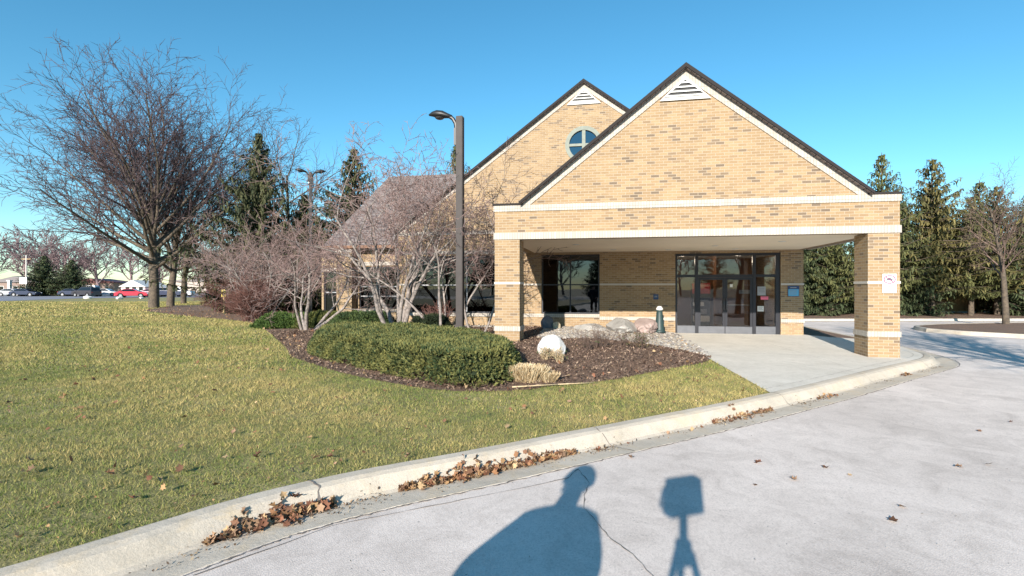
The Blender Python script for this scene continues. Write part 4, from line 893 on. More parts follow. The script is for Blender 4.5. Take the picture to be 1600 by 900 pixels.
# white boulders at the verge
def rock(name, loc, sx, sy, sz, seed, m, label, cat='boulder', group=None, sub=3, rough=0.18, cut=(0.62, 0.92)):
    bm = bmesh.new(); bmesh.ops.create_icosphere(bm, subdivisions=sub, radius=1); rg = random.Random(seed)
    pl = [(Vector((rg.uniform(-1, 1), rg.uniform(-1, 1), rg.uniform(-0.6, 1))).normalized(), rg.uniform(*cut)) for _ in range(9)]
    from mathutils import noise as mn
    for v in bm.verts:
        d = v.co.normalized(); rr = 1 + rough * mn.noise(d * 1.7 + Vector((seed, 0, 0))) + 0.07 * mn.noise(d * 5 + Vector((seed, 3, 0)))
        for n_, dd in pl:
            t = d.dot(n_)
            if t * rr > dd: rr = dd / t
        v.co = Vector((d.x * rr * sx, d.y * rr * sy, d.z * rr * sz + sz * 0.55))
    me = bpy.data.meshes.new(name); bm.to_mesh(me); bm.free()
    o = link(name, me, m, None, False, label=label, cat=cat, group=group); o.location = loc; o.rotation_euler = (0, 0, rg.uniform(0, 6.28)); return o
def rock_mat(name, c0, c1, sc=3): 
    m, nt, b = mat(name); v = objco(nt)
    c = ramp(nt, noise(nt, v, sc, 8, 0.7, 0.5), [(0.3, c0), (0.7, c1)]); c = mixc(nt, 0.5, c, ramp(nt, noise(nt, v, 40, 4), [(0.3, (0.7, 0.7, 0.7)), (0.7, (1.2, 1.2, 1.2))]), 'MULTIPLY')
    nt.links.new(c, b.inputs['Base Color']); b.inputs['Roughness'].default_value = 0.9; bump(nt, noise(nt, v, 14, 8, 0.75), b, 0.8, 0.04); return m
RW_, RG_, RP_, RD_, RT_ = rock_mat('white_rock', (0.62, 0.60, 0.57), (0.82, 0.80, 0.77)), rock_mat('grey_rock', (0.25, 0.24, 0.225), (0.46, 0.44, 0.41)), rock_mat('pink_rock', (0.32, 0.24, 0.22), (0.46, 0.36, 0.33)), rock_mat('dark_rock', (0.10, 0.12, 0.15), (0.2, 0.22, 0.25)), rock_mat('tan_rock', (0.5, 0.42, 0.28), (0.66, 0.58, 0.42))
for i, (px, Y, w) in enumerate([(138, 76, 0.65), (187, 74, 0.55), (221, 76, 0.4)]):
    rock('boulder', (*CP(px, Y), 0), w, w * 0.8, w * 0.5, 80 + i, RW_, ['white boulder at the street edge below the charcoal car', 'white boulder at the left end of the red car', 'smallest white boulder, before the rear wheel of the red car'][i], 'boulder', 'white boulders along the far lawn edge')
# far structures
def house(px, Y, w, h, rh, wallm, roofm, label, d=8):
    o = empty('house', (*CP(px, Y), 0), 0, label=label, cat='house')
    MB().box(-w / 2, w / 2, 0, d, 0, h).build('wall', wallm, o)
    MB().prism([(-w / 2 - 0.4, h + 0.002), (w / 2 + 0.4, h + 0.002), (0, h + rh)], [], -0.4, d + 0.4).build('roof', roofm, o)
    for k in range(3):
        f = MB().box(-w * 0.33 + k * w * 0.28, -w * 0.33 + k * w * 0.28 + 1.2, -0.05, -0.002, 0.9, 2.1).build('window', M['white'], o)
        MB().box(-w * 0.33 + k * w * 0.28 + 0.1, -w * 0.33 + k * w * 0.28 + 1.1, -0.07, -0.052, 1.0, 2.0).build('pane', CG, f)
house(208, 128, 6, 1.9, 1.7, plain('pink_wall', (0.6, 0.45, 0.42)), M['white'], 'small pale gabled kiosk-like house beyond the red car')
house(24, 125, 12, 3.0, 1.5, plain('brown_wall', (0.22, 0.15, 0.12)), plain('grey_roof', (0.16, 0.14, 0.14)), 'low brown house at the far left beyond the street')
house(320, 190, 26, 4.0, 2.5, plain('tan_wall', (0.42, 0.36, 0.32)), plain('grey_roof2', (0.2, 0.18, 0.18)), 'low tan building far away behind the thin lawn trunk')
house(140, 165, 22, 3.2, 1.5, plain('tan_wall2', (0.35, 0.24, 0.2)), plain('dark_red_roof', (0.16, 0.05, 0.05)), 'long low house with dark red roof beyond the car park')
up = empty('utility_pole', (*CP(41, 100), 0), 0, label='pale utility pole with a white sign board on the far left', cat='utility pole')
MB().cyl((0, 0, 0), (0, 0, 8.0), 0.16, 0.11).build('pole', M['band_flat'], up, smooth=True); MB().box(-0.9, 0.9, -0.06, 0.06, 7.2, 7.32).build('crossarm', M['fence'], up)
MB().box(-1.1, 0.3, -0.22, -0.17, 2.4, 3.7).build('sign_board', M['white'], up)
gp = empty('gate_post', (*CP(15, 104), 0), 0, label='white square gate post at the far left', cat='post'); MB().box(-0.25, 0.25, -0.25, 0.25, 0, 3.0).build('shaft', M['white'], gp); MB().box(-0.35, 0.35, -0.35, 0.35, 3.002, 3.2).build('cap', M['white'], gp)
st = empty('marker_stake', (-18.0, 32.0, 0), 0, label='thin wooden stake with a yellow tag at the edge of the mulch', cat='stake')
MB().box(-0.045, 0.045, -0.03, 0.03, 0, 1.1).build('stake', M['fence'], st); MB().box(-0.13, 0.13, -0.05, -0.032, 1.05, 1.5).build('tag', plain('yellow_tag', (0.72, 0.58, 0.12)), st)

# ------------------------------------------------------------------ rocks, gravel, mulch chips near the entrance
rock('boulder', (0.86, 11.15, 0.10), 0.36, 0.30, 0.31, 90, RW_, 'rounded chalk-white boulder in the mulch in front of the entrance bed', sub=4, rough=0.06, cut=(0.86, 1.02))
zb = lambda x, y: float(zmound([x], [y])[0])
rock('boulder', (*B2W(3.35, BD - 1.1), 0.16), 0.85, 0.5, 0.30, 91, RG_, 'large pale grey boulder against the wall below the plaque', sub=4)
rock('boulder', (*B2W(4.15, BD - 0.7), 0.14), 0.75, 0.42, 0.30, 92, RP_, 'pinkish-brown boulder just left of the ash receptacle', sub=4)
rock('boulder', (*B2W(0.85, BD - 0.8), 0.15), 0.28, 0.25, 0.36, 93, RD_, 'dark blue-grey boulder in shade under the recessed window')
rock('boulder', (*B2W(1.2, BD - 0.9), 0.15), 0.16, 0.16, 0.20, 94, RT_, 'small tan boulder touching the dark one under the window')
rock('boulder', (*B2W(2.35, BD - 1.3), 0.14), 0.7, 0.35, 0.20, 95, RG_, 'low flat grey boulder in the gravel left of the large pale one')
def stones(name, poly, n, s0, s1, cols, zf, seed, label=None, flat=0.6):
    rg = np.random.default_rng(seed); xs = [p[0] for p in poly]; ys = [p[1] for p in poly]
    X = rg.uniform(min(xs), max(xs), n * 3); Y = rg.uniform(min(ys), max(ys), n * 3); k = inside(poly, X, Y); X, Y = X[k][:n], Y[k][:n]; n = len(X)
    bm = bmesh.new(); bmesh.ops.create_icosphere(bm, subdivisions=1, radius=1); bv = np.array([v.co[:] for v in bm.verts]); bf = np.array([[v.index for v in f.verts] for f in bm.faces]); bm.free()
    s = rg.uniform(s0, s1, n) ; sc = np.stack([s * rg.uniform(0.8, 1.4, n), s * rg.uniform(0.7, 1.1, n), s * flat * rg.uniform(0.7, 1.1, n)], -1)
    Vv = bv[None] * (1 + rg.uniform(-0.2, 0.2, (n, len(bv), 1))) * sc[:, None]; a = rg.uniform(0, 6.28, n)
    c, s_ = np.cos(a)[:, None], np.sin(a)[:, None]; Vx = Vv[..., 0] * c - Vv[..., 1] * s_ + X[:, None]; Vy = Vv[..., 0] * s_ + Vv[..., 1] * c + Y[:, None]
    Z = zf(X, Y); Vz = Vv[..., 2] + (Z + sc[:, 2] * 0.4)[:, None]
    V = np.stack([Vx, Vy, Vz], -1).reshape(-1, 3); F = (bf[None] + (np.arange(n) * len(bv))[:, None, None]).reshape(-1, 3)
    cc = np.array(cols)[rg.integers(0, len(cols), n)] * rg.uniform(0.75, 1.15, (n, 1)); C = np.repeat(cc, len(bv), 0)
    return link(name, np_mesh(name, V, F, C), M['stone'], None, kind='stuff', label=label, cat='gravel')
gpoly = [B2W(0.7, BD - 0.05), B2W(5.2, BD - 0.05), (5.3, 15.2), (4.8, 12.6), (4.6, 12.05), (4.45, 12.6), (4.0, 13.3), (3.3, 13.9), (2.4, 14.2), (1.2, 14.1), (0.7, 14.3)]
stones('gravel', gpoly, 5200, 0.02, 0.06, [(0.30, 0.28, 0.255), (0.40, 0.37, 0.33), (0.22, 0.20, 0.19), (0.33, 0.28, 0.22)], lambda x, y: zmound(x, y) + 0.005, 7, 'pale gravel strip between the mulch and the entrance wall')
gX, gY = np.meshgrid(np.arange(-0.5, 6.0, 0.1), np.arange(11.5, 19, 0.1), indexing='ij'); gi = inside(gpoly, gX, gY); gZ = zmound(gX, gY) + 0.014 + 0.0 * gX; a_, b_ = gX.shape
gI, gJ = np.meshgrid(np.arange(a_ - 1), np.arange(b_ - 1), indexing='ij'); gF = np.stack([gI * b_ + gJ, (gI + 1) * b_ + gJ, (gI + 1) * b_ + gJ + 1, gI * b_ + gJ + 1], -1).reshape(-1, 4)[(gi[:-1, :-1] & gi[1:, 1:]).reshape(-1)]
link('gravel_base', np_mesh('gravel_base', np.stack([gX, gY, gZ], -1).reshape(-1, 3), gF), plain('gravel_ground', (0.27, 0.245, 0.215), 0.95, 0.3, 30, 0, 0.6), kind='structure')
gpl = [B2W(-4.6, BD - 0.05), B2W(0.0, BD - 0.05), B2W(0, BD - 0.7), B2W(-4.6, BD - 0.6)]
stones('gravel', gpl, 900, 0.02, 0.05, [(0.50, 0.47, 0.43), (0.62, 0.58, 0.52)], lambda x, y: zmound(x, y), 8, 'thin gravel strip under the wide left window')

def in_view(X, Y, m=0.08): return (Y > 2.6) & (np.abs(X) < Y * (1.0 + m) + 0.3)
def scatter_quads(name, X, Y, Z, L, Wd, cols, seed, m, up=0.0, curl=0.0, **k):
    """small flat chips or leaves lying at random angles"""
    rg = np.random.default_rng(seed); n = len(X); a = rg.uniform(0, 6.28, n); tilt = rg.normal(0, 0.35 + up, n); roll = rg.normal(0, 0.35 + up, n)
    d = np.stack([np.cos(a) * np.cos(tilt), np.sin(a) * np.cos(tilt), np.sin(tilt)], -1) * L[:, None]; w = np.stack([-np.sin(a) * np.cos(roll), np.cos(a) * np.cos(roll), np.sin(roll)], -1) * Wd[:, None]
    P = np.stack([X, Y, Z + np.abs(d[:, 2]) * 0.5 + np.abs(w[:, 2]) * 0.5 + 0.004], -1)
    V = np.stack([P - d * 0.5, P - d * 0.1 + w * 0.5, P + d * 0.5, P - d * 0.05 - w * 0.5], 1)
    V[:, 1, 2] += curl * L; V[:, 3, 2] += curl * L
    cc = np.array(cols)[rg.integers(0, len(cols), n)] * rg.uniform(0.65, 1.25, (n, 1))
    me = np_mesh(name, V.reshape(-1, 3), np.arange(n * 4).reshape(-1, 4), np.repeat(cc, 4, 0))
    return link(name, me, m, None, **k)
rg = np.random.default_rng(77)
def sample(poly, n, rg, x0=None, x1=None, y0=None, y1=None, pw=1.0):
    xs = [p[0] for p in poly]; ys = [p[1] for p in poly]
    X = rg.uniform(x0 if x0 is not None else min(xs), x1 if x1 is not None else max(xs), n); Y = rg.uniform(y0 if y0 is not None else min(ys), y1 if y1 is not None else max(ys), n)
    k = inside(poly, X, Y) & in_view(X, Y); return X[k], Y[k]
X, Y = sample(bed_poly, 90000, rg, -11, 5, 7.8, 19)
k = ~inside(gpoly, X, Y); X, Y = X[k], Y[k]
scatter_quads('bark_chips', X, Y, zmound(X, Y) + 0.002, rg.uniform(0.03, 0.09, len(X)), rg.uniform(0.012, 0.035, len(X)), [(0.13, 0.085, 0.065), (0.24, 0.165, 0.125), (0.08, 0.052, 0.042), (0.36, 0.26, 0.185), (0.18, 0.12, 0.09)], 5, M['leaf'], 0.1, kind='stuff', label='dark brown bark chips covering the planting bed', cat='mulch')
X, Y = sample(bed_poly, 16000, rg, -34, 5, 7.8, 45)
d = edge_dist(bed_poly, X, Y); k = (rg.random(len(X)) < np.exp(-d / 0.5) + 0.28 * (X < -6)) ; X, Y = X[k], Y[k]
LEAF = [(0.26, 0.135, 0.07), (0.36, 0.22, 0.11), (0.17, 0.09, 0.055), (0.46, 0.32, 0.18), (0.22, 0.10, 0.06), (0.30, 0.19, 0.12)]
scatter_quads('leaf_litter', X, Y, np.where(inside(bed_poly, X, Y), zmound(X, Y), 0) + 0.004, rg.uniform(0.05, 0.12, len(X)), rg.uniform(0.04, 0.09, len(X)), LEAF, 6, M['leaf'], 0.25, 0.1, kind='stuff', label='dry orange-brown leaves along the bed edge', cat='fallen leaves')

# ------------------------------------------------------------------ hedge and evergreen mounds
def foliage_mound(name, poly, hgt, n, seed, label, c0, c1, sz=0.055, zg=0.0, edge=0.45, cat='hedge', lump=0.10):
    rg = np.random.default_rng(seed); xs = [p[0] for p in poly]; ys = [p[1] for p in poly]
    from mathutils import noise as mn
    def H(X, Y):
        d = edge_dist(poly, X, Y) * inside(poly, X, Y)
        e = 1 - (1 - np.clip(d / edge, 0, 1)) ** 2.6
        nz = np.array([mn.noise(Vector((x * 1.5, y * 1.5, seed))) * 0.9 + 0.8 * mn.noise(Vector((x * 4.5, y * 4.5, seed))) + 0.5 * mn.noise(Vector((x * 11, y * 11, seed))) for x, y in zip(np.ravel(X), np.ravel(Y))]).reshape(np.shape(X))
        return e * (hgt + lump * nz)
    # dark inner core
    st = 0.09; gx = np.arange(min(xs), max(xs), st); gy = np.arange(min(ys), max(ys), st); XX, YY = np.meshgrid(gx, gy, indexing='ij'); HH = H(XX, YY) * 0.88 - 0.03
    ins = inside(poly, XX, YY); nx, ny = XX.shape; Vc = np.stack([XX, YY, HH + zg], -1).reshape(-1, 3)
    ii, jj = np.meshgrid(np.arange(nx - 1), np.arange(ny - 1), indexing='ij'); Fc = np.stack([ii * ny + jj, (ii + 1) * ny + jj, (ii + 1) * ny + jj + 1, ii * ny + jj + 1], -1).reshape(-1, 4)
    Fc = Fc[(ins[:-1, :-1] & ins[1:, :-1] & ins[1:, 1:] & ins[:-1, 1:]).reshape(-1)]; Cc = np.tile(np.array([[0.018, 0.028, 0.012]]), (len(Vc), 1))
    X = rg.uniform(min(xs), max(xs), n * 2); Y = rg.uniform(min(ys), max(ys), n * 2); k = inside(poly, X, Y)
    X, Y = X[k], Y[k]; d = edge_dist(poly, X, Y)
    # more sprigs near the steep rim, at all heights there
    rim = d < edge * 0.55; keep = rim | (rg.random(len(X)) < 0.62); X, Y, d, rim = X[keep], Y[keep], d[keep], rim[keep]
    Hh = H(X, Y); e = 0.03; gxn = (H(X + e, Y) - H(X - e, Y)) / (2 * e); gyn = (H(X, Y + e) - H(X, Y - e)) / (2 * e)
    nn = np.stack([-gxn, -gyn, np.ones_like(gxn)], -1); nn /= np.linalg.norm(nn, axis=1, keepdims=True)
    nn[:, 2] = np.maximum(nn[:, 2], 0.15)
    Z = Hh * np.where(rim, rg.uniform(0.45, 1.0, len(X)) ** 0.5, 1.0); P = np.stack([X, Y, Z + zg], -1) + nn * rg.uniform(-0.03, 0.05, (len(X), 1))
    nS = 3; P = np.repeat(P, nS, 0); nn = np.repeat(nn, nS, 0); m = len(P)
    dirn = nn + rg.normal(0, 0.65, (m, 3)); dirn /= np.linalg.norm(dirn, axis=1, keepdims=True); dirn *= (sz * rg.uniform(0.6, 1.4, m))[:, None]
    sd = np.cross(dirn, rg.normal(0, 1, (m, 3))); sd /= np.linalg.norm(sd, axis=1, keepdims=True) + 1e-9; sd *= (sz * rg.uniform(0.12, 0.26, m))[:, None]
    Vs = np.stack([P - sd * 0.6, P + dirn * 0.55 + sd, P + dirn, P + dirn * 0.45 - sd], 1).reshape(-1, 3)
    clum = np.array([mn.noise(Vector((p[0] * 3, p[1] * 3, p[2] * 3 + seed))) for p in P[::nS]]); clum = np.repeat(clum, nS)
    t = np.clip(0.5 + 0.6 * clum + rg.normal(0, 0.28, m), 0, 1)[:, None]; cc = np.array(c0) * (1 - t) + np.array(c1) * t
    C = np.repeat(cc, 4, 0); Fs = np.arange(len(Vs)).reshape(-1, 4) + len(Vc)
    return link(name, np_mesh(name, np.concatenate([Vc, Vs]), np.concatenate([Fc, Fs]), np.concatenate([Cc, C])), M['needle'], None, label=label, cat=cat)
hp = smooth_line([(-5.2, 13.2), (-4.55, 11.75), (-3.3, 10.35), (-2.15, 9.15), (-0.95, 8.15), (-0.35, 8.15), (0.05, 8.75), (0.15, 9.7), (0.05, 10.8), (-0.4, 12.0), (-1.2, 13.4), (-2.6, 14.6), (-4.3, 15.3), (-5.5, 15.2), (-5.2, 13.2)], 5)[:-1]
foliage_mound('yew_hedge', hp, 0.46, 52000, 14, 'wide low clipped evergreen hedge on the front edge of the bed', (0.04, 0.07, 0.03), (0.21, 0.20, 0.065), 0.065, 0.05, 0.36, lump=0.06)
def oval(cx, cy, rx, ry, n=24): return [(cx + rx * math.cos(2 * math.pi * i / n) * (1 + 0.1 * math.sin(3 * i)), cy + ry * math.sin(2 * math.pi * i / n)) for i in range(n)]
foliage_mound('juniper_shrub', oval(-9.2, 21.0, 1.3, 1.0), 0.42, 6000, 15, 'spreading green juniper left of the pale bare tree', (0.03, 0.06, 0.02), (0.11, 0.17, 0.04), 0.10, 0.0, 0.6, 'shrub', 0.15)
foliage_mound('juniper_shrub', oval(-7.6, 20.6, 1.2, 0.8), 0.48, 5000, 16, 'olive juniper behind the leaning pale stems', (0.04, 0.06, 0.02), (0.16, 0.17, 0.05), 0.10, 0.0, 0.6, 'shrub', 0.15)
foliage_mound('juniper_shrub', oval(-5.0, 17.2, 1.25, 0.9), 0.62, 7000, 17, 'rounded evergreen shrub before the left wing sill, behind the hedge', (0.03, 0.055, 0.025), (0.11, 0.15, 0.05), 0.08, 0.05, 0.6, 'shrub', 0.12)
foliage_mound('juniper_shrub', oval(-2.55, 15.9, 0.75, 0.5), 0.55, 4500, 18, 'very dark small evergreen behind the clump of pale stems', (0.012, 0.02, 0.012), (0.04, 0.055, 0.025), 0.07, 0.1, 0.4, 'shrub', 0.12)
# trimmed straw-coloured grass clump
def straw(name, cx, cy, rx, ry, h, n, seed, label):
    rg = np.random.default_rng(seed); a = rg.uniform(0, 6.28, n); rr = np.sqrt(rg.uniform(0, 1, n)); X = cx + rx * 0.8 * rr * np.cos(a); Y = cy + ry * 0.8 * rr * np.sin(a)
    tx = X + (X - cx) * 0.35 + rg.normal(0, 0.045, n); ty = Y + (Y - cy) * 0.35 + rg.normal(0, 0.04, n); tz = h * rg.uniform(0.55, 1.1, n); w = 0.0035
    b_ = rg.uniform(0, 6.28, n); wx, wy = w * np.cos(b_), w * np.sin(b_); z0 = np.full(n, 0.0)
    V = np.stack([np.stack([X - wx, Y - wy, z0], -1), np.stack([X + wx, Y + wy, z0], -1), np.stack([tx + wx, ty + wy, tz], -1), np.stack([tx - wx, ty - wy, tz], -1)], 1).reshape(-1, 3)
    cc = np.array([(0.50, 0.38, 0.22), (0.64, 0.52, 0.33), (0.40, 0.28, 0.15), (0.70, 0.6, 0.42)])[rg.integers(0, 4, n)] * rg.uniform(0.8, 1.15, (n, 1))
    return link(name, np_mesh(name, V, np.arange(4 * n).reshape(-1, 4), np.repeat(cc, 4, 0)), M['leaf'], None, label=label, cat='ornamental grass')
straw('ornamental_grass', 0.22, 8.75, 0.36, 0.26, 0.27, 4500, 3, 'flat-cut straw-coloured grass clump at the right end of the hedge')
straw('ornamental_grass', 0.62, 8.72, 0.16, 0.16, 0.17, 1000, 4, 'small ragged straw tuft right of the flat-cut grass clump')
stk = MB().cyl((0.0, 8.12, 0.03), (0.75, 8.32, 0.035), 0.012, 0.01, 6).cyl((0.75, 8.32, 0.035), (1.35, 8.5, 0.03), 0.01, 0.006, 6).build('fallen_stick', M['twig_tan'], None, True, label='long thin pale stick lying at the bed edge by the grass clump', cat='stick')
# small bare shrubs in the entrance bed
SB = dict(n=[5, 5, 3], seg=[4, 3, 2], taper=[0.4, 0.5, 0.5], wob=[0.12, 0.2, 0.25], up=[0.02, 0, 0], t0=[0.2, 0.2, 0.2], ang=[35, 45, 45], flat=[0, 0, 0], lr=[0.55, 0.6, 0.5], lt=[0.2, 0.2, 0.2], rr=[0.6, 0.7, 0.7], rmin=0.003)
def small_shrub(x, y, L, n, seed, label, m='twig_dark', leaves=0):
    r_ = random.Random(seed); st = [((r_.uniform(-0.1, 0.1), r_.uniform(-0.1, 0.1), 0), (r_.uniform(-0.6, 0.6), r_.uniform(-0.6, 0.6), 1), L * r_.uniform(0.5, 1.1), 0.007) for _ in range(n)]
    o = bare_tree('shrub', st, SB, seed, M[m], M[m], 1, (x, y, zb(x, y)), (4, 3), label=label, cat='shrub')
    if leaves:
        q = np.random.default_rng(seed); X = q.normal(0, L * 0.35, leaves); Y = q.normal(0, L * 0.35, leaves); Z = q.uniform(0.05, L * 0.95, leaves)
        l = scatter_quads('foliage', X, Y, Z, q.uniform(0.03, 0.06, leaves), q.uniform(0.02, 0.035, leaves), [(0.07, 0.10, 0.04), (0.16, 0.14, 0.07), (0.24, 0.16, 0.09)], seed, M['leaf'], 0.6); l.parent = o
small_shrub(3.1, 12.4, 0.42, 16, 201, 'small half-leafy shrub in the mulch left of the slab', 'twig_dark', 260)
small_shrub(2.75, 12.6, 0.32, 10, 206, 'small twiggy shrub beside the half-leafy one', 'twig_dark', 60)
small_shrub(2.1, 12.3, 0.45, 16, 202, 'thin bare twigs in front of the large grey boulder', 'twig_dark')
small_shrub(1.75, 11.9, 0.35, 12, 203, 'low bare twigs in the middle of the mulch', 'twig_dark', 30)
small_shrub(0.72, 10.45, 0.22, 16, 204, 'bushy tan twigs right in front of the white boulder', 'twig_tan', 120)
small_shrub(0.95, 10.2, 0.22, 12, 205, 'low straw-coloured sprigs below the white boulder', 'twig_tan', 60)

# ------------------------------------------------------------------ grass blades and fallen leaves
def lowfreq(X, Y):
    return (np.sin(X * 0.9 + 1.3 * np.sin(Y * 0.7)) + np.sin(Y * 1.1 + 1.7 * np.sin(X * 0.6 + 2)) + 0.8 * np.sin(X * 2.3 + Y * 1.9 + np.sin(Y * 3.1)) + 0.7 * np.sin(X * 4.1 - Y * 3.7 + 2 * np.sin(X * 2.2))) / 3.5
rg = np.random.default_rng(5)
bands = [(3.0, 6.5, 3600, 0.036, 0.0030), (6.5, 10, 2300, 0.040, 0.0042), (10, 16, 800, 0.055, 0.0075), (16, 28, 240, 0.065, 0.014), (28, 60, 50, 0.09, 0.032)]
VV = []; CC = []
for y0, y1, dens, hb, wb in bands:
    x0, x1 = -y1 * 1.06, 5.0; n = int((x1 - x0) * (y1 - y0) * dens); X = rg.uniform(x0, x1, n); Y = rg.uniform(y0, y1, n)
    k = inside(lawn_poly, X, Y) & in_view(X, Y, 0.03) & ~inside(bed_poly, X, Y) & (Y < 60); X, Y = X[k], Y[k]; n = len(X)
    # overhang at the kerb kept short
    lf = lowfreq(X, Y); dark = rg.random(n)
    mf = np.sin(X * 9 + 3 * np.sin(Y * 5.3)) * np.sin(Y * 8.3 + 2.4 * np.sin(X * 6.1)) + 0.6 * np.sin(X * 17 + 3 * np.sin(Y * 13)) * np.sin(Y * 19 + 2 * np.sin(X * 11))
    h = hb * rg.uniform(0.3, 1.25, n) * (1 + 0.25 * lf) * (1 + 0.3 * np.clip(mf, -1.5, 1.5)); a = rg.uniform(0, 6.28, n); le = h * rg.uniform(0.2, 1.1, n); b2 = rg.uniform(0, 6.28, n); w = wb * rg.uniform(0.6, 1.3, n)
    z = np.full(n, -0.006)
    v0 = np.stack([X - w * np.cos(a), Y - w * np.sin(a), z], -1); v1 = np.stack([X + w * np.cos(a), Y + w * np.sin(a), z], -1); v2 = np.stack([X + le * np.cos(b2), Y + le * np.sin(b2), z + h], -1)
    VV.append(np.stack([v0, v1, v2], 1).reshape(-1, 3))
    far = np.clip((Y - 6) / 25, 0, 1)
    mf = np.sin(X * 9 + 3 * np.sin(Y * 5.3)) * np.sin(Y * 8.3 + 2.4 * np.sin(X * 6.1)) + 0.6 * np.sin(X * 17 + 3 * np.sin(Y * 13)) * np.sin(Y * 19 + 2 * np.sin(X * 11))
    p = np.clip(0.47 + 0.45 * lf + 0.20 * mf + 0.15 * far + rg.normal(0, 0.25, n), 0, 1)[:, None]
    green = np.array([0.15, 0.21, 0.045]) * rg.uniform(0.5, 1.4, (n, 1)); strw = np.array([0.56, 0.44, 0.19]) * rg.uniform(0.6, 1.2, (n, 1))
    CC.append(np.repeat(green * (1 - p) + strw * p, 3, 0))
V = np.concatenate(VV); link('grass', np_mesh('grass', V, np.arange(len(V)).reshape(-1, 3), np.concatenate(CC)), M['blade'], None, kind='stuff', label='short green and straw-coloured winter grass of the lawn', cat='grass')

def leaf_mesh(X, Y, Z, S_, seed, cols=LEAF, up=0.3):
    """five-lobed curled dry leaves"""
    q = np.random.default_rng(seed); n = len(X); prof = np.array([(0, -0.5), (0.22, -0.28), (0.48, -0.2), (0.30, 0.02), (0.42, 0.28), (0.14, 0.24), (0, 0.55), (-0.14, 0.24), (-0.42, 0.28), (-0.30, 0.02), (-0.48, -0.2), (-0.22, -0.28)]); m = len(prof)
    P = np.concatenate([[(0, 0)], prof]); K = m + 1
    x = P[None, :, 0] * S_[:, None] * q.uniform(0.7, 1.1, (n, 1)); y = P[None, :, 1] * S_[:, None]; r2 = P[:, 0] ** 2
    z = (r2[None] * q.uniform(-0.4, 1.6, (n, 1)) + np.abs(P[None, :, 1]) ** 2 * q.uniform(-0.3, 0.8, (n, 1))) * S_[:, None] + q.normal(0, 0.05, (n, K)) * S_[:, None]
    a, t, r = q.uniform(0, 6.28, n)[:, None], q.normal(0, up, n)[:, None], q.normal(0, up, n)[:, None]
    y2, z2 = y * np.cos(t) - z * np.sin(t), y * np.sin(t) + z * np.cos(t); x3, z3 = x * np.cos(r) + z2 * np.sin(r), -x * np.sin(r) + z2 * np.cos(r)
    xx, yy = x3 * np.cos(a) - y2 * np.sin(a), x3 * np.sin(a) + y2 * np.cos(a); z3 = z3 - z3.min(1, keepdims=True)
    V = np.stack([xx + X[:, None], yy + Y[:, None], z3 + Z[:, None] + 0.003], -1).reshape(-1, 3)
    tri = np.array([(0, 1 + i, 1 + (i + 1) % m) for i in range(m)]); F = (tri[None] + (np.arange(n) * K)[:, None, None]).reshape(-1, 3)
    cc = np.array(cols)[q.integers(0, len(cols), n)] * q.uniform(0.6, 1.2, (n, 1)); return V, F, np.repeat(cc, K, 0)
def leaves(name, X, Y, Z, S_, seed, label, kind='stuff', up=0.3, **k):
    V, F, C = leaf_mesh(np.asarray(X, float), np.asarray(Y, float), np.asarray(Z, float), np.asarray(S_, float), seed, up=up); return link(name, np_mesh(name, V, F, C), M['leaf'], None, kind=kind, label=label, cat='fallen leaves', **k)
def gutter_pile(i0, i1, n, seed, label, w=0.09, s=0.07, o0=0.31, pile=0.022):
    q = np.random.default_rng(seed); t = q.uniform(0, 1, n); f = i0 + (i1 - i0) * t; i = f.astype(int); K_ = np.array(KI); p = K_[i] + (K_[i + 1] - K_[i]) * (f - i)[:, None]
    tg = K_[i + 1] - K_[i]; tg /= np.linalg.norm(tg, axis=1, keepdims=True); nr = np.stack([tg[:, 1], -tg[:, 0]], -1); env = np.sin(np.pi * t) ** 0.6 * (0.55 + 0.45 * np.abs(np.sin(t * 9 + seed)))
    o = o0 + q.normal(0, w, n) * env; p = p + nr * o[:, None]; z = kprof(o) + q.uniform(0, pile, n) * env * np.exp(-((o - o0) / w) ** 2)
    leaves('leaf_pile', p[:, 0], p[:, 1], z, s * q.uniform(0.35, 1.1, n), seed, label, up=0.55)
gutter_pile(kidx(-2.25), kidx(-1.62), 230, 301, 'brown leaves heaped in the gutter at the lower left', 0.06, 0.085)
gutter_pile(kidx(-1.15), kidx(0.55), 640, 302, 'long drift of dry brown leaves in the gutter before the person\'s shadow', 0.055, 0.075)
gutter_pile(kidx(2.3), kidx(3.5), 130, 303, 'thin drift of leaves in the gutter near the slab corner', 0.06, 0.07, 0.33, 0.02)
gutter_pile(kidx(4.5), kidx(5.0), 30, 304, 'small leaf cluster in the gutter below the slab edge', 0.05, 0.07, 0.36, 0.01)
gutter_pile(kidx(7.4), kidx(7.9), 22, 305, 'small leaf cluster in the gutter left of the front pillar', 0.05, 0.07, 0.36, 0.01)
gutter_pile(kidx(0.6), kidx(2.2), 26, 306, 'few single leaves lying along the middle of the gutter', 0.08, 0.06, 0.34, 0.0)
q = np.random.default_rng(19); n = 2600; f = q.uniform(kidx(-3.2), kidx(9.2), n); i = f.astype(int); K_ = np.array(KI); p = K_[i] + (K_[i + 1] - K_[i]) * (f - i)[:, None]; tg = K_[i + 1] - K_[i]; tg /= np.linalg.norm(tg, axis=1, keepdims=True)
o_ = 0.33 + q.normal(0, 0.055, n) + 0.12 * q.random(n) ** 2; kk = np.sin(p[:, 0] * 3.1) + np.sin(p[:, 0] * 7.7 + 1) + q.normal(0, 0.6, n) > 0.2; p = p + np.stack([tg[:, 1], -tg[:, 0]], -1) * o_[:, None]; p, o_ = p[kk], o_[kk]
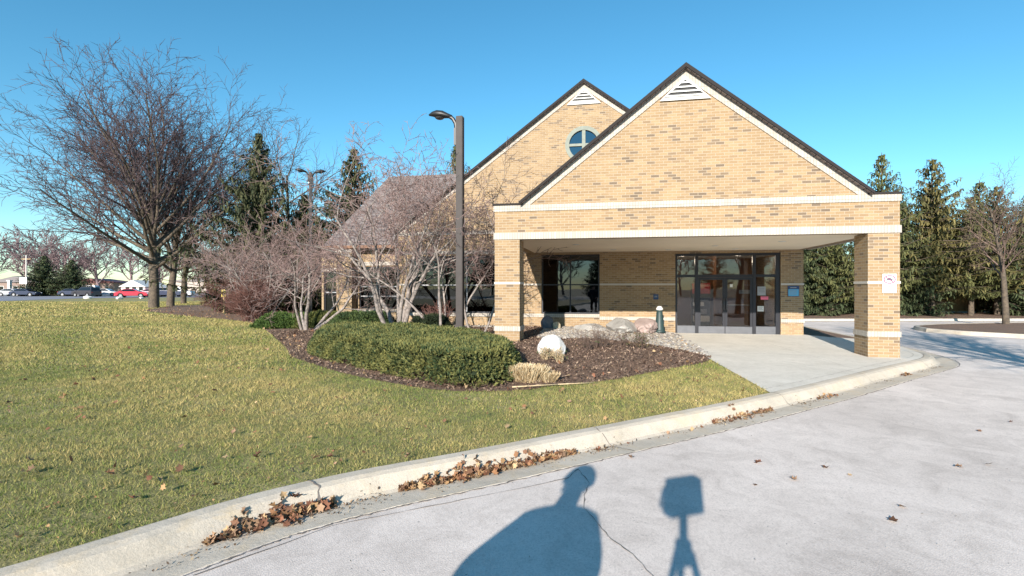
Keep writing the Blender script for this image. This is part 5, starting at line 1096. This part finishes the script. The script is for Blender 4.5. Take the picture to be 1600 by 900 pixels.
scatter_quads('leaf_crumbs', p[:, 0], p[:, 1], kprof(o_), q.uniform(0.008, 0.032, len(p)), q.uniform(0.005, 0.02, len(p)), [(0.16, 0.10, 0.06), (0.28, 0.19, 0.11), (0.10, 0.07, 0.05), (0.38, 0.3, 0.2)], 21, M['leaf'], 0.1, kind='stuff', label='broken leaf crumbs and grit lying along the gutter', cat='grit')
q = np.random.default_rng(9); X = q.uniform(-14, 4.5, 6500); Y = 3.2 + (q.uniform(0, 1, 6500) ** 1.3) * 14; kk = inside(lawn_poly, X, Y) & in_view(X, Y) & ~inside(bed_poly, X, Y)
ke = edge_dist(KI, X, Y) < 1.2; kk &= (q.random(6500) < np.where(ke, 0.6, 0.28)); X, Y = X[kk], Y[kk]
leaves('lawn_leaves', X, Y, np.full(len(X), 0.022), 0.02 + 0.07 * q.uniform(0, 1, len(X)) ** 3, 10, 'single brown and pale leaves scattered over the lawn', up=0.45)
spots = [(1328, 743), (1530, 674), (1498, 731), (1185, 724), (1180, 758), (1545, 727), (1290, 731), (1395, 815), (1580, 660), (1410, 793), (1240, 750), (985, 716)]
for i, (px, py) in enumerate(spots):
    x, y = G(px, py, Z_D)
    V, F, C = leaf_mesh(np.array([0.0]), np.array([0.0]), np.array([0.0]), np.array([0.05 + 0.012 * (i % 4)]), 400 + i, up=0.15)
    o = link('fallen_leaf', np_mesh('fallen_leaf', V, F, C), M['leaf'], None, label='single dry brown leaf lying on the pale driveway', cat='leaf', group='single leaves on the driveway'); o.location = (x, y, Z_D + 0.002)
q = np.random.default_rng(12); n = 700; X = q.uniform(-3, 12, n); Y = q.uniform(2.6, 14, n); kk = inside(drive_poly, X, Y) & in_view(X, Y); X, Y = X[kk], Y[kk]
stones_ = scatter_quads('grit', X, Y, np.full(len(X), Z_D), q.uniform(0.006, 0.022, len(X)), q.uniform(0.004, 0.012, len(X)), [(0.12, 0.10, 0.08), (0.3, 0.26, 0.2), (0.5, 0.48, 0.45)], 13, M['leaf'], kind='stuff', label='grit and leaf crumbs strewn over the driveway', cat='grit')

# ------------------------------------------------------------------ the photographer and the tripod camera (both just outside the frame, shadows in it)
SKIN = plain('skin', (0.50, 0.32, 0.24), 0.55, 0.06, 12); COAT = plain('dark_coat', (0.03, 0.035, 0.05), 0.85, 0.15, 25, 0, 0.3); TROU = plain('dark_trousers', (0.03, 0.03, 0.035), 0.9, 0.15, 30); HAT = plain('knit_hat', (0.06, 0.05, 0.05), 0.95, 0.2, 60, 0, 0.5)
def skin_fig(name, pts, edges, m, parent, root=0, sub=2):
    me = bpy.data.meshes.new(name); me.from_pydata([p[:3] for p in pts], edges, []); o = bpy.data.objects.new(name, me); COL.objects.link(o)
    o.modifiers.new('skin', 'SKIN'); 
    for i, v in enumerate(me.skin_vertices[0].data): v.radius = (pts[i][3], pts[i][3] if len(pts[i]) < 5 else pts[i][4]); v.use_root = (i == root)
    sb = o.modifiers.new('sub', 'SUBSURF'); sb.levels = sub; sb.render_levels = sub
    bpy.context.view_layer.update(); nm = bpy.data.meshes.new_from_object(o.evaluated_get(bpy.context.evaluated_depsgraph_get())); bpy.data.objects.remove(o)
    return link(name, nm, m, parent, True)
PX, PY = -0.90, 0.08
pn = empty('person', (PX, PY, Z_D), 0, label='person in a dark coat and knit hat standing beside the tripod, seen by shadow', cat='person')
body = [(0, 0, 0.98, 0.17, 0.14), (0, 0, 1.15, 0.17, 0.13), (0, 0, 1.36, 0.20, 0.14), (0, 0, 1.50, 0.13, 0.11), (0, 0.01, 1.60, 0.07), (0, 0.015, 1.70, 0.085, 0.09), (0, 0.015, 1.80, 0.09, 0.10), (0, 0.015, 1.87, 0.06, 0.07),
        (0.20, 0, 1.50, 0.075), (0.34, -0.02, 1.24, 0.06), (0.26, 0.16, 1.06, 0.045), (0.20, 0.25, 1.05, 0.035),
        (-0.20, 0, 1.50, 0.075), (-0.36, -0.03, 1.24, 0.06), (-0.30, 0.15, 1.10, 0.045), (-0.22, 0.25, 1.10, 0.035),
        (0.11, 0, 0.88, 0.10), (0.13, 0.02, 0.50, 0.07), (0.13, -0.01, 0.11, 0.045), (0.14, 0.14, 0.05, 0.04),
        (-0.11, 0, 0.88, 0.10), (-0.14, 0.02, 0.50, 0.07), (-0.15, -0.01, 0.11, 0.045), (-0.17, 0.14, 0.05, 0.04)]
ed = [(0, 1), (1, 2), (2, 3), (3, 4), (4, 5), (5, 6), (6, 7), (3, 8), (8, 9), (9, 10), (10, 11), (3, 12), (12, 13), (13, 14), (14, 15), (0, 16), (16, 17), (17, 18), (18, 19), (0, 20), (20, 21), (21, 22), (22, 23)]
skin_fig('body', body, ed, SKIN, pn)
coat = [(0, 0, 0.75, 0.30, 0.20), (0, 0, 1.05, 0.29, 0.18), (0, 0, 1.34, 0.28, 0.19), (0, 0, 1.51, 0.17, 0.15), (0, 0.01, 1.63, 0.105), (0.22, 0, 1.47, 0.11), (0.33, -0.02, 1.22, 0.12), (0.27, 0.15, 1.07, 0.07), (-0.22, 0, 1.47, 0.11), (-0.37, -0.03, 1.24, 0.13), (-0.28, 0.13, 1.08, 0.09)]
skin_fig('coat', coat, [(0, 1), (1, 2), (2, 3), (3, 4), (3, 5), (5, 6), (6, 7), (3, 8), (8, 9), (9, 10)], COAT, pn)
tr = [(0, 0, 0.92, 0.18, 0.15), (0.12, 0, 0.82, 0.125), (0.135, 0.02, 0.50, 0.092), (0.135, -0.01, 0.14, 0.075), (-0.12, 0, 0.82, 0.125), (-0.145, 0.02, 0.50, 0.092), (-0.155, -0.01, 0.14, 0.075)]
skin_fig('trousers', tr, [(0, 1), (1, 2), (2, 3), (0, 4), (4, 5), (5, 6)], TROU, pn)
for s, x in ((1, 0.135), (-1, -0.16)):
    skin_fig('shoe', [(x, -0.05, 0.05, 0.05), (x + 0.01 * s, 0.07, 0.05, 0.055), (x + 0.015 * s, 0.18, 0.04, 0.045)], [(0, 1), (1, 2)], M['black'], pn)
MB().lathe([(0.0, 0.14), (0.07, 0.125), (0.115, 0.08), (0.14, 0.02), (0.142, -0.03), (0.12, -0.045)], 20, (0, 0.015, 1.835)).build('hat', HAT, pn, smooth=True)
for s in (-1, 1):
    MB().lathe([(0.0, 0.013), (0.011, 0.006), (0.013, 0), (0.011, -0.006), (0, -0.013)], 10, (0.034 * s, 0.107, 1.765)).build('eye', M['white'], pn, smooth=True)
    skin_fig('ear', [(0.098 * s, 0.015, 1.775, 0.012), (0.102 * s, 0.01, 1.745, 0.015), (0.097 * s, 0.015, 1.72, 0.01)], [(0, 1), (1, 2)], SKIN, pn, 0, 1)
skin_fig('nose', [(0, 0.108, 1.765, 0.009), (0, 0.128, 1.735, 0.014), (0, 0.108, 1.725, 0.012)], [(0, 1), (1, 2)], SKIN, pn, 0, 1)
skin_fig('mouth', [(-0.022, 0.100, 1.69, 0.005), (0, 0.108, 1.688, 0.007), (0.022, 0.100, 1.69, 0.005)], [(0, 1), (1, 2)], M['pink'], pn, 1, 1)
for s, (hx, hy, hz) in ((1, (0.19, 0.26, 1.05)), (-1, (-0.21, 0.26, 1.10))):
    for k in range(4):
        ox = (k - 1.5) * 0.019; L = (0.075, 0.085, 0.08, 0.062)[k]
        skin_fig('finger', [(hx + ox, hy, hz, 0.011), (hx + ox - 0.01 * s, hy + L * 0.5, hz - 0.008, 0.009), (hx + ox - 0.015 * s, hy + L * 0.8, hz - 0.03, 0.008), (hx + ox - 0.012 * s, hy + L * 0.75, hz - 0.05, 0.007)], [(0, 1), (1, 2), (2, 3)], SKIN, pn, 0, 1)
    skin_fig('thumb', [(hx - 0.03 * s, hy - 0.02, hz, 0.012), (hx - 0.055 * s, hy + 0.02, hz, 0.010), (hx - 0.055 * s, hy + 0.045, hz - 0.01, 0.008)], [(0, 1), (1, 2)], SKIN, pn, 0, 1)
tp = empty('camera_tripod', (-0.12, -0.36, Z_D), 0.32, label='black tripod carrying a box-shaped camera with a side handle, seen by shadow', cat='tripod')
MB().box(-0.155, 0.155, -0.06, 0.06, 1.735, 2.03).build('camera_box', M['metal_dark'], tp, bevel=0.01)
MB().cyl((-0.155, 0, 1.97), (-0.20, 0, 1.96), 0.012).cyl((-0.20, 0, 1.96), (-0.215, 0, 1.82), 0.012).cyl((-0.215, 0, 1.82), (-0.155, 0, 1.80), 0.012).build('handle', M['metal_dark'], tp)
MB().cyl((0, 0, 1.55), (0, 0, 1.75), 0.03).cyl((0, 0, 1.45), (0, 0, 1.56), 0.055).build('centre_column', M['metal_dark'], tp)
for k in range(3):
    a = math.radians(100 + 120 * k); MB().cyl((0.05 * math.cos(a), 0.05 * math.sin(a), 1.5), (0.48 * math.cos(a), 0.48 * math.sin(a), 0.0), 0.022, 0.014, 10).build('leg', M['metal_dark'], tp)
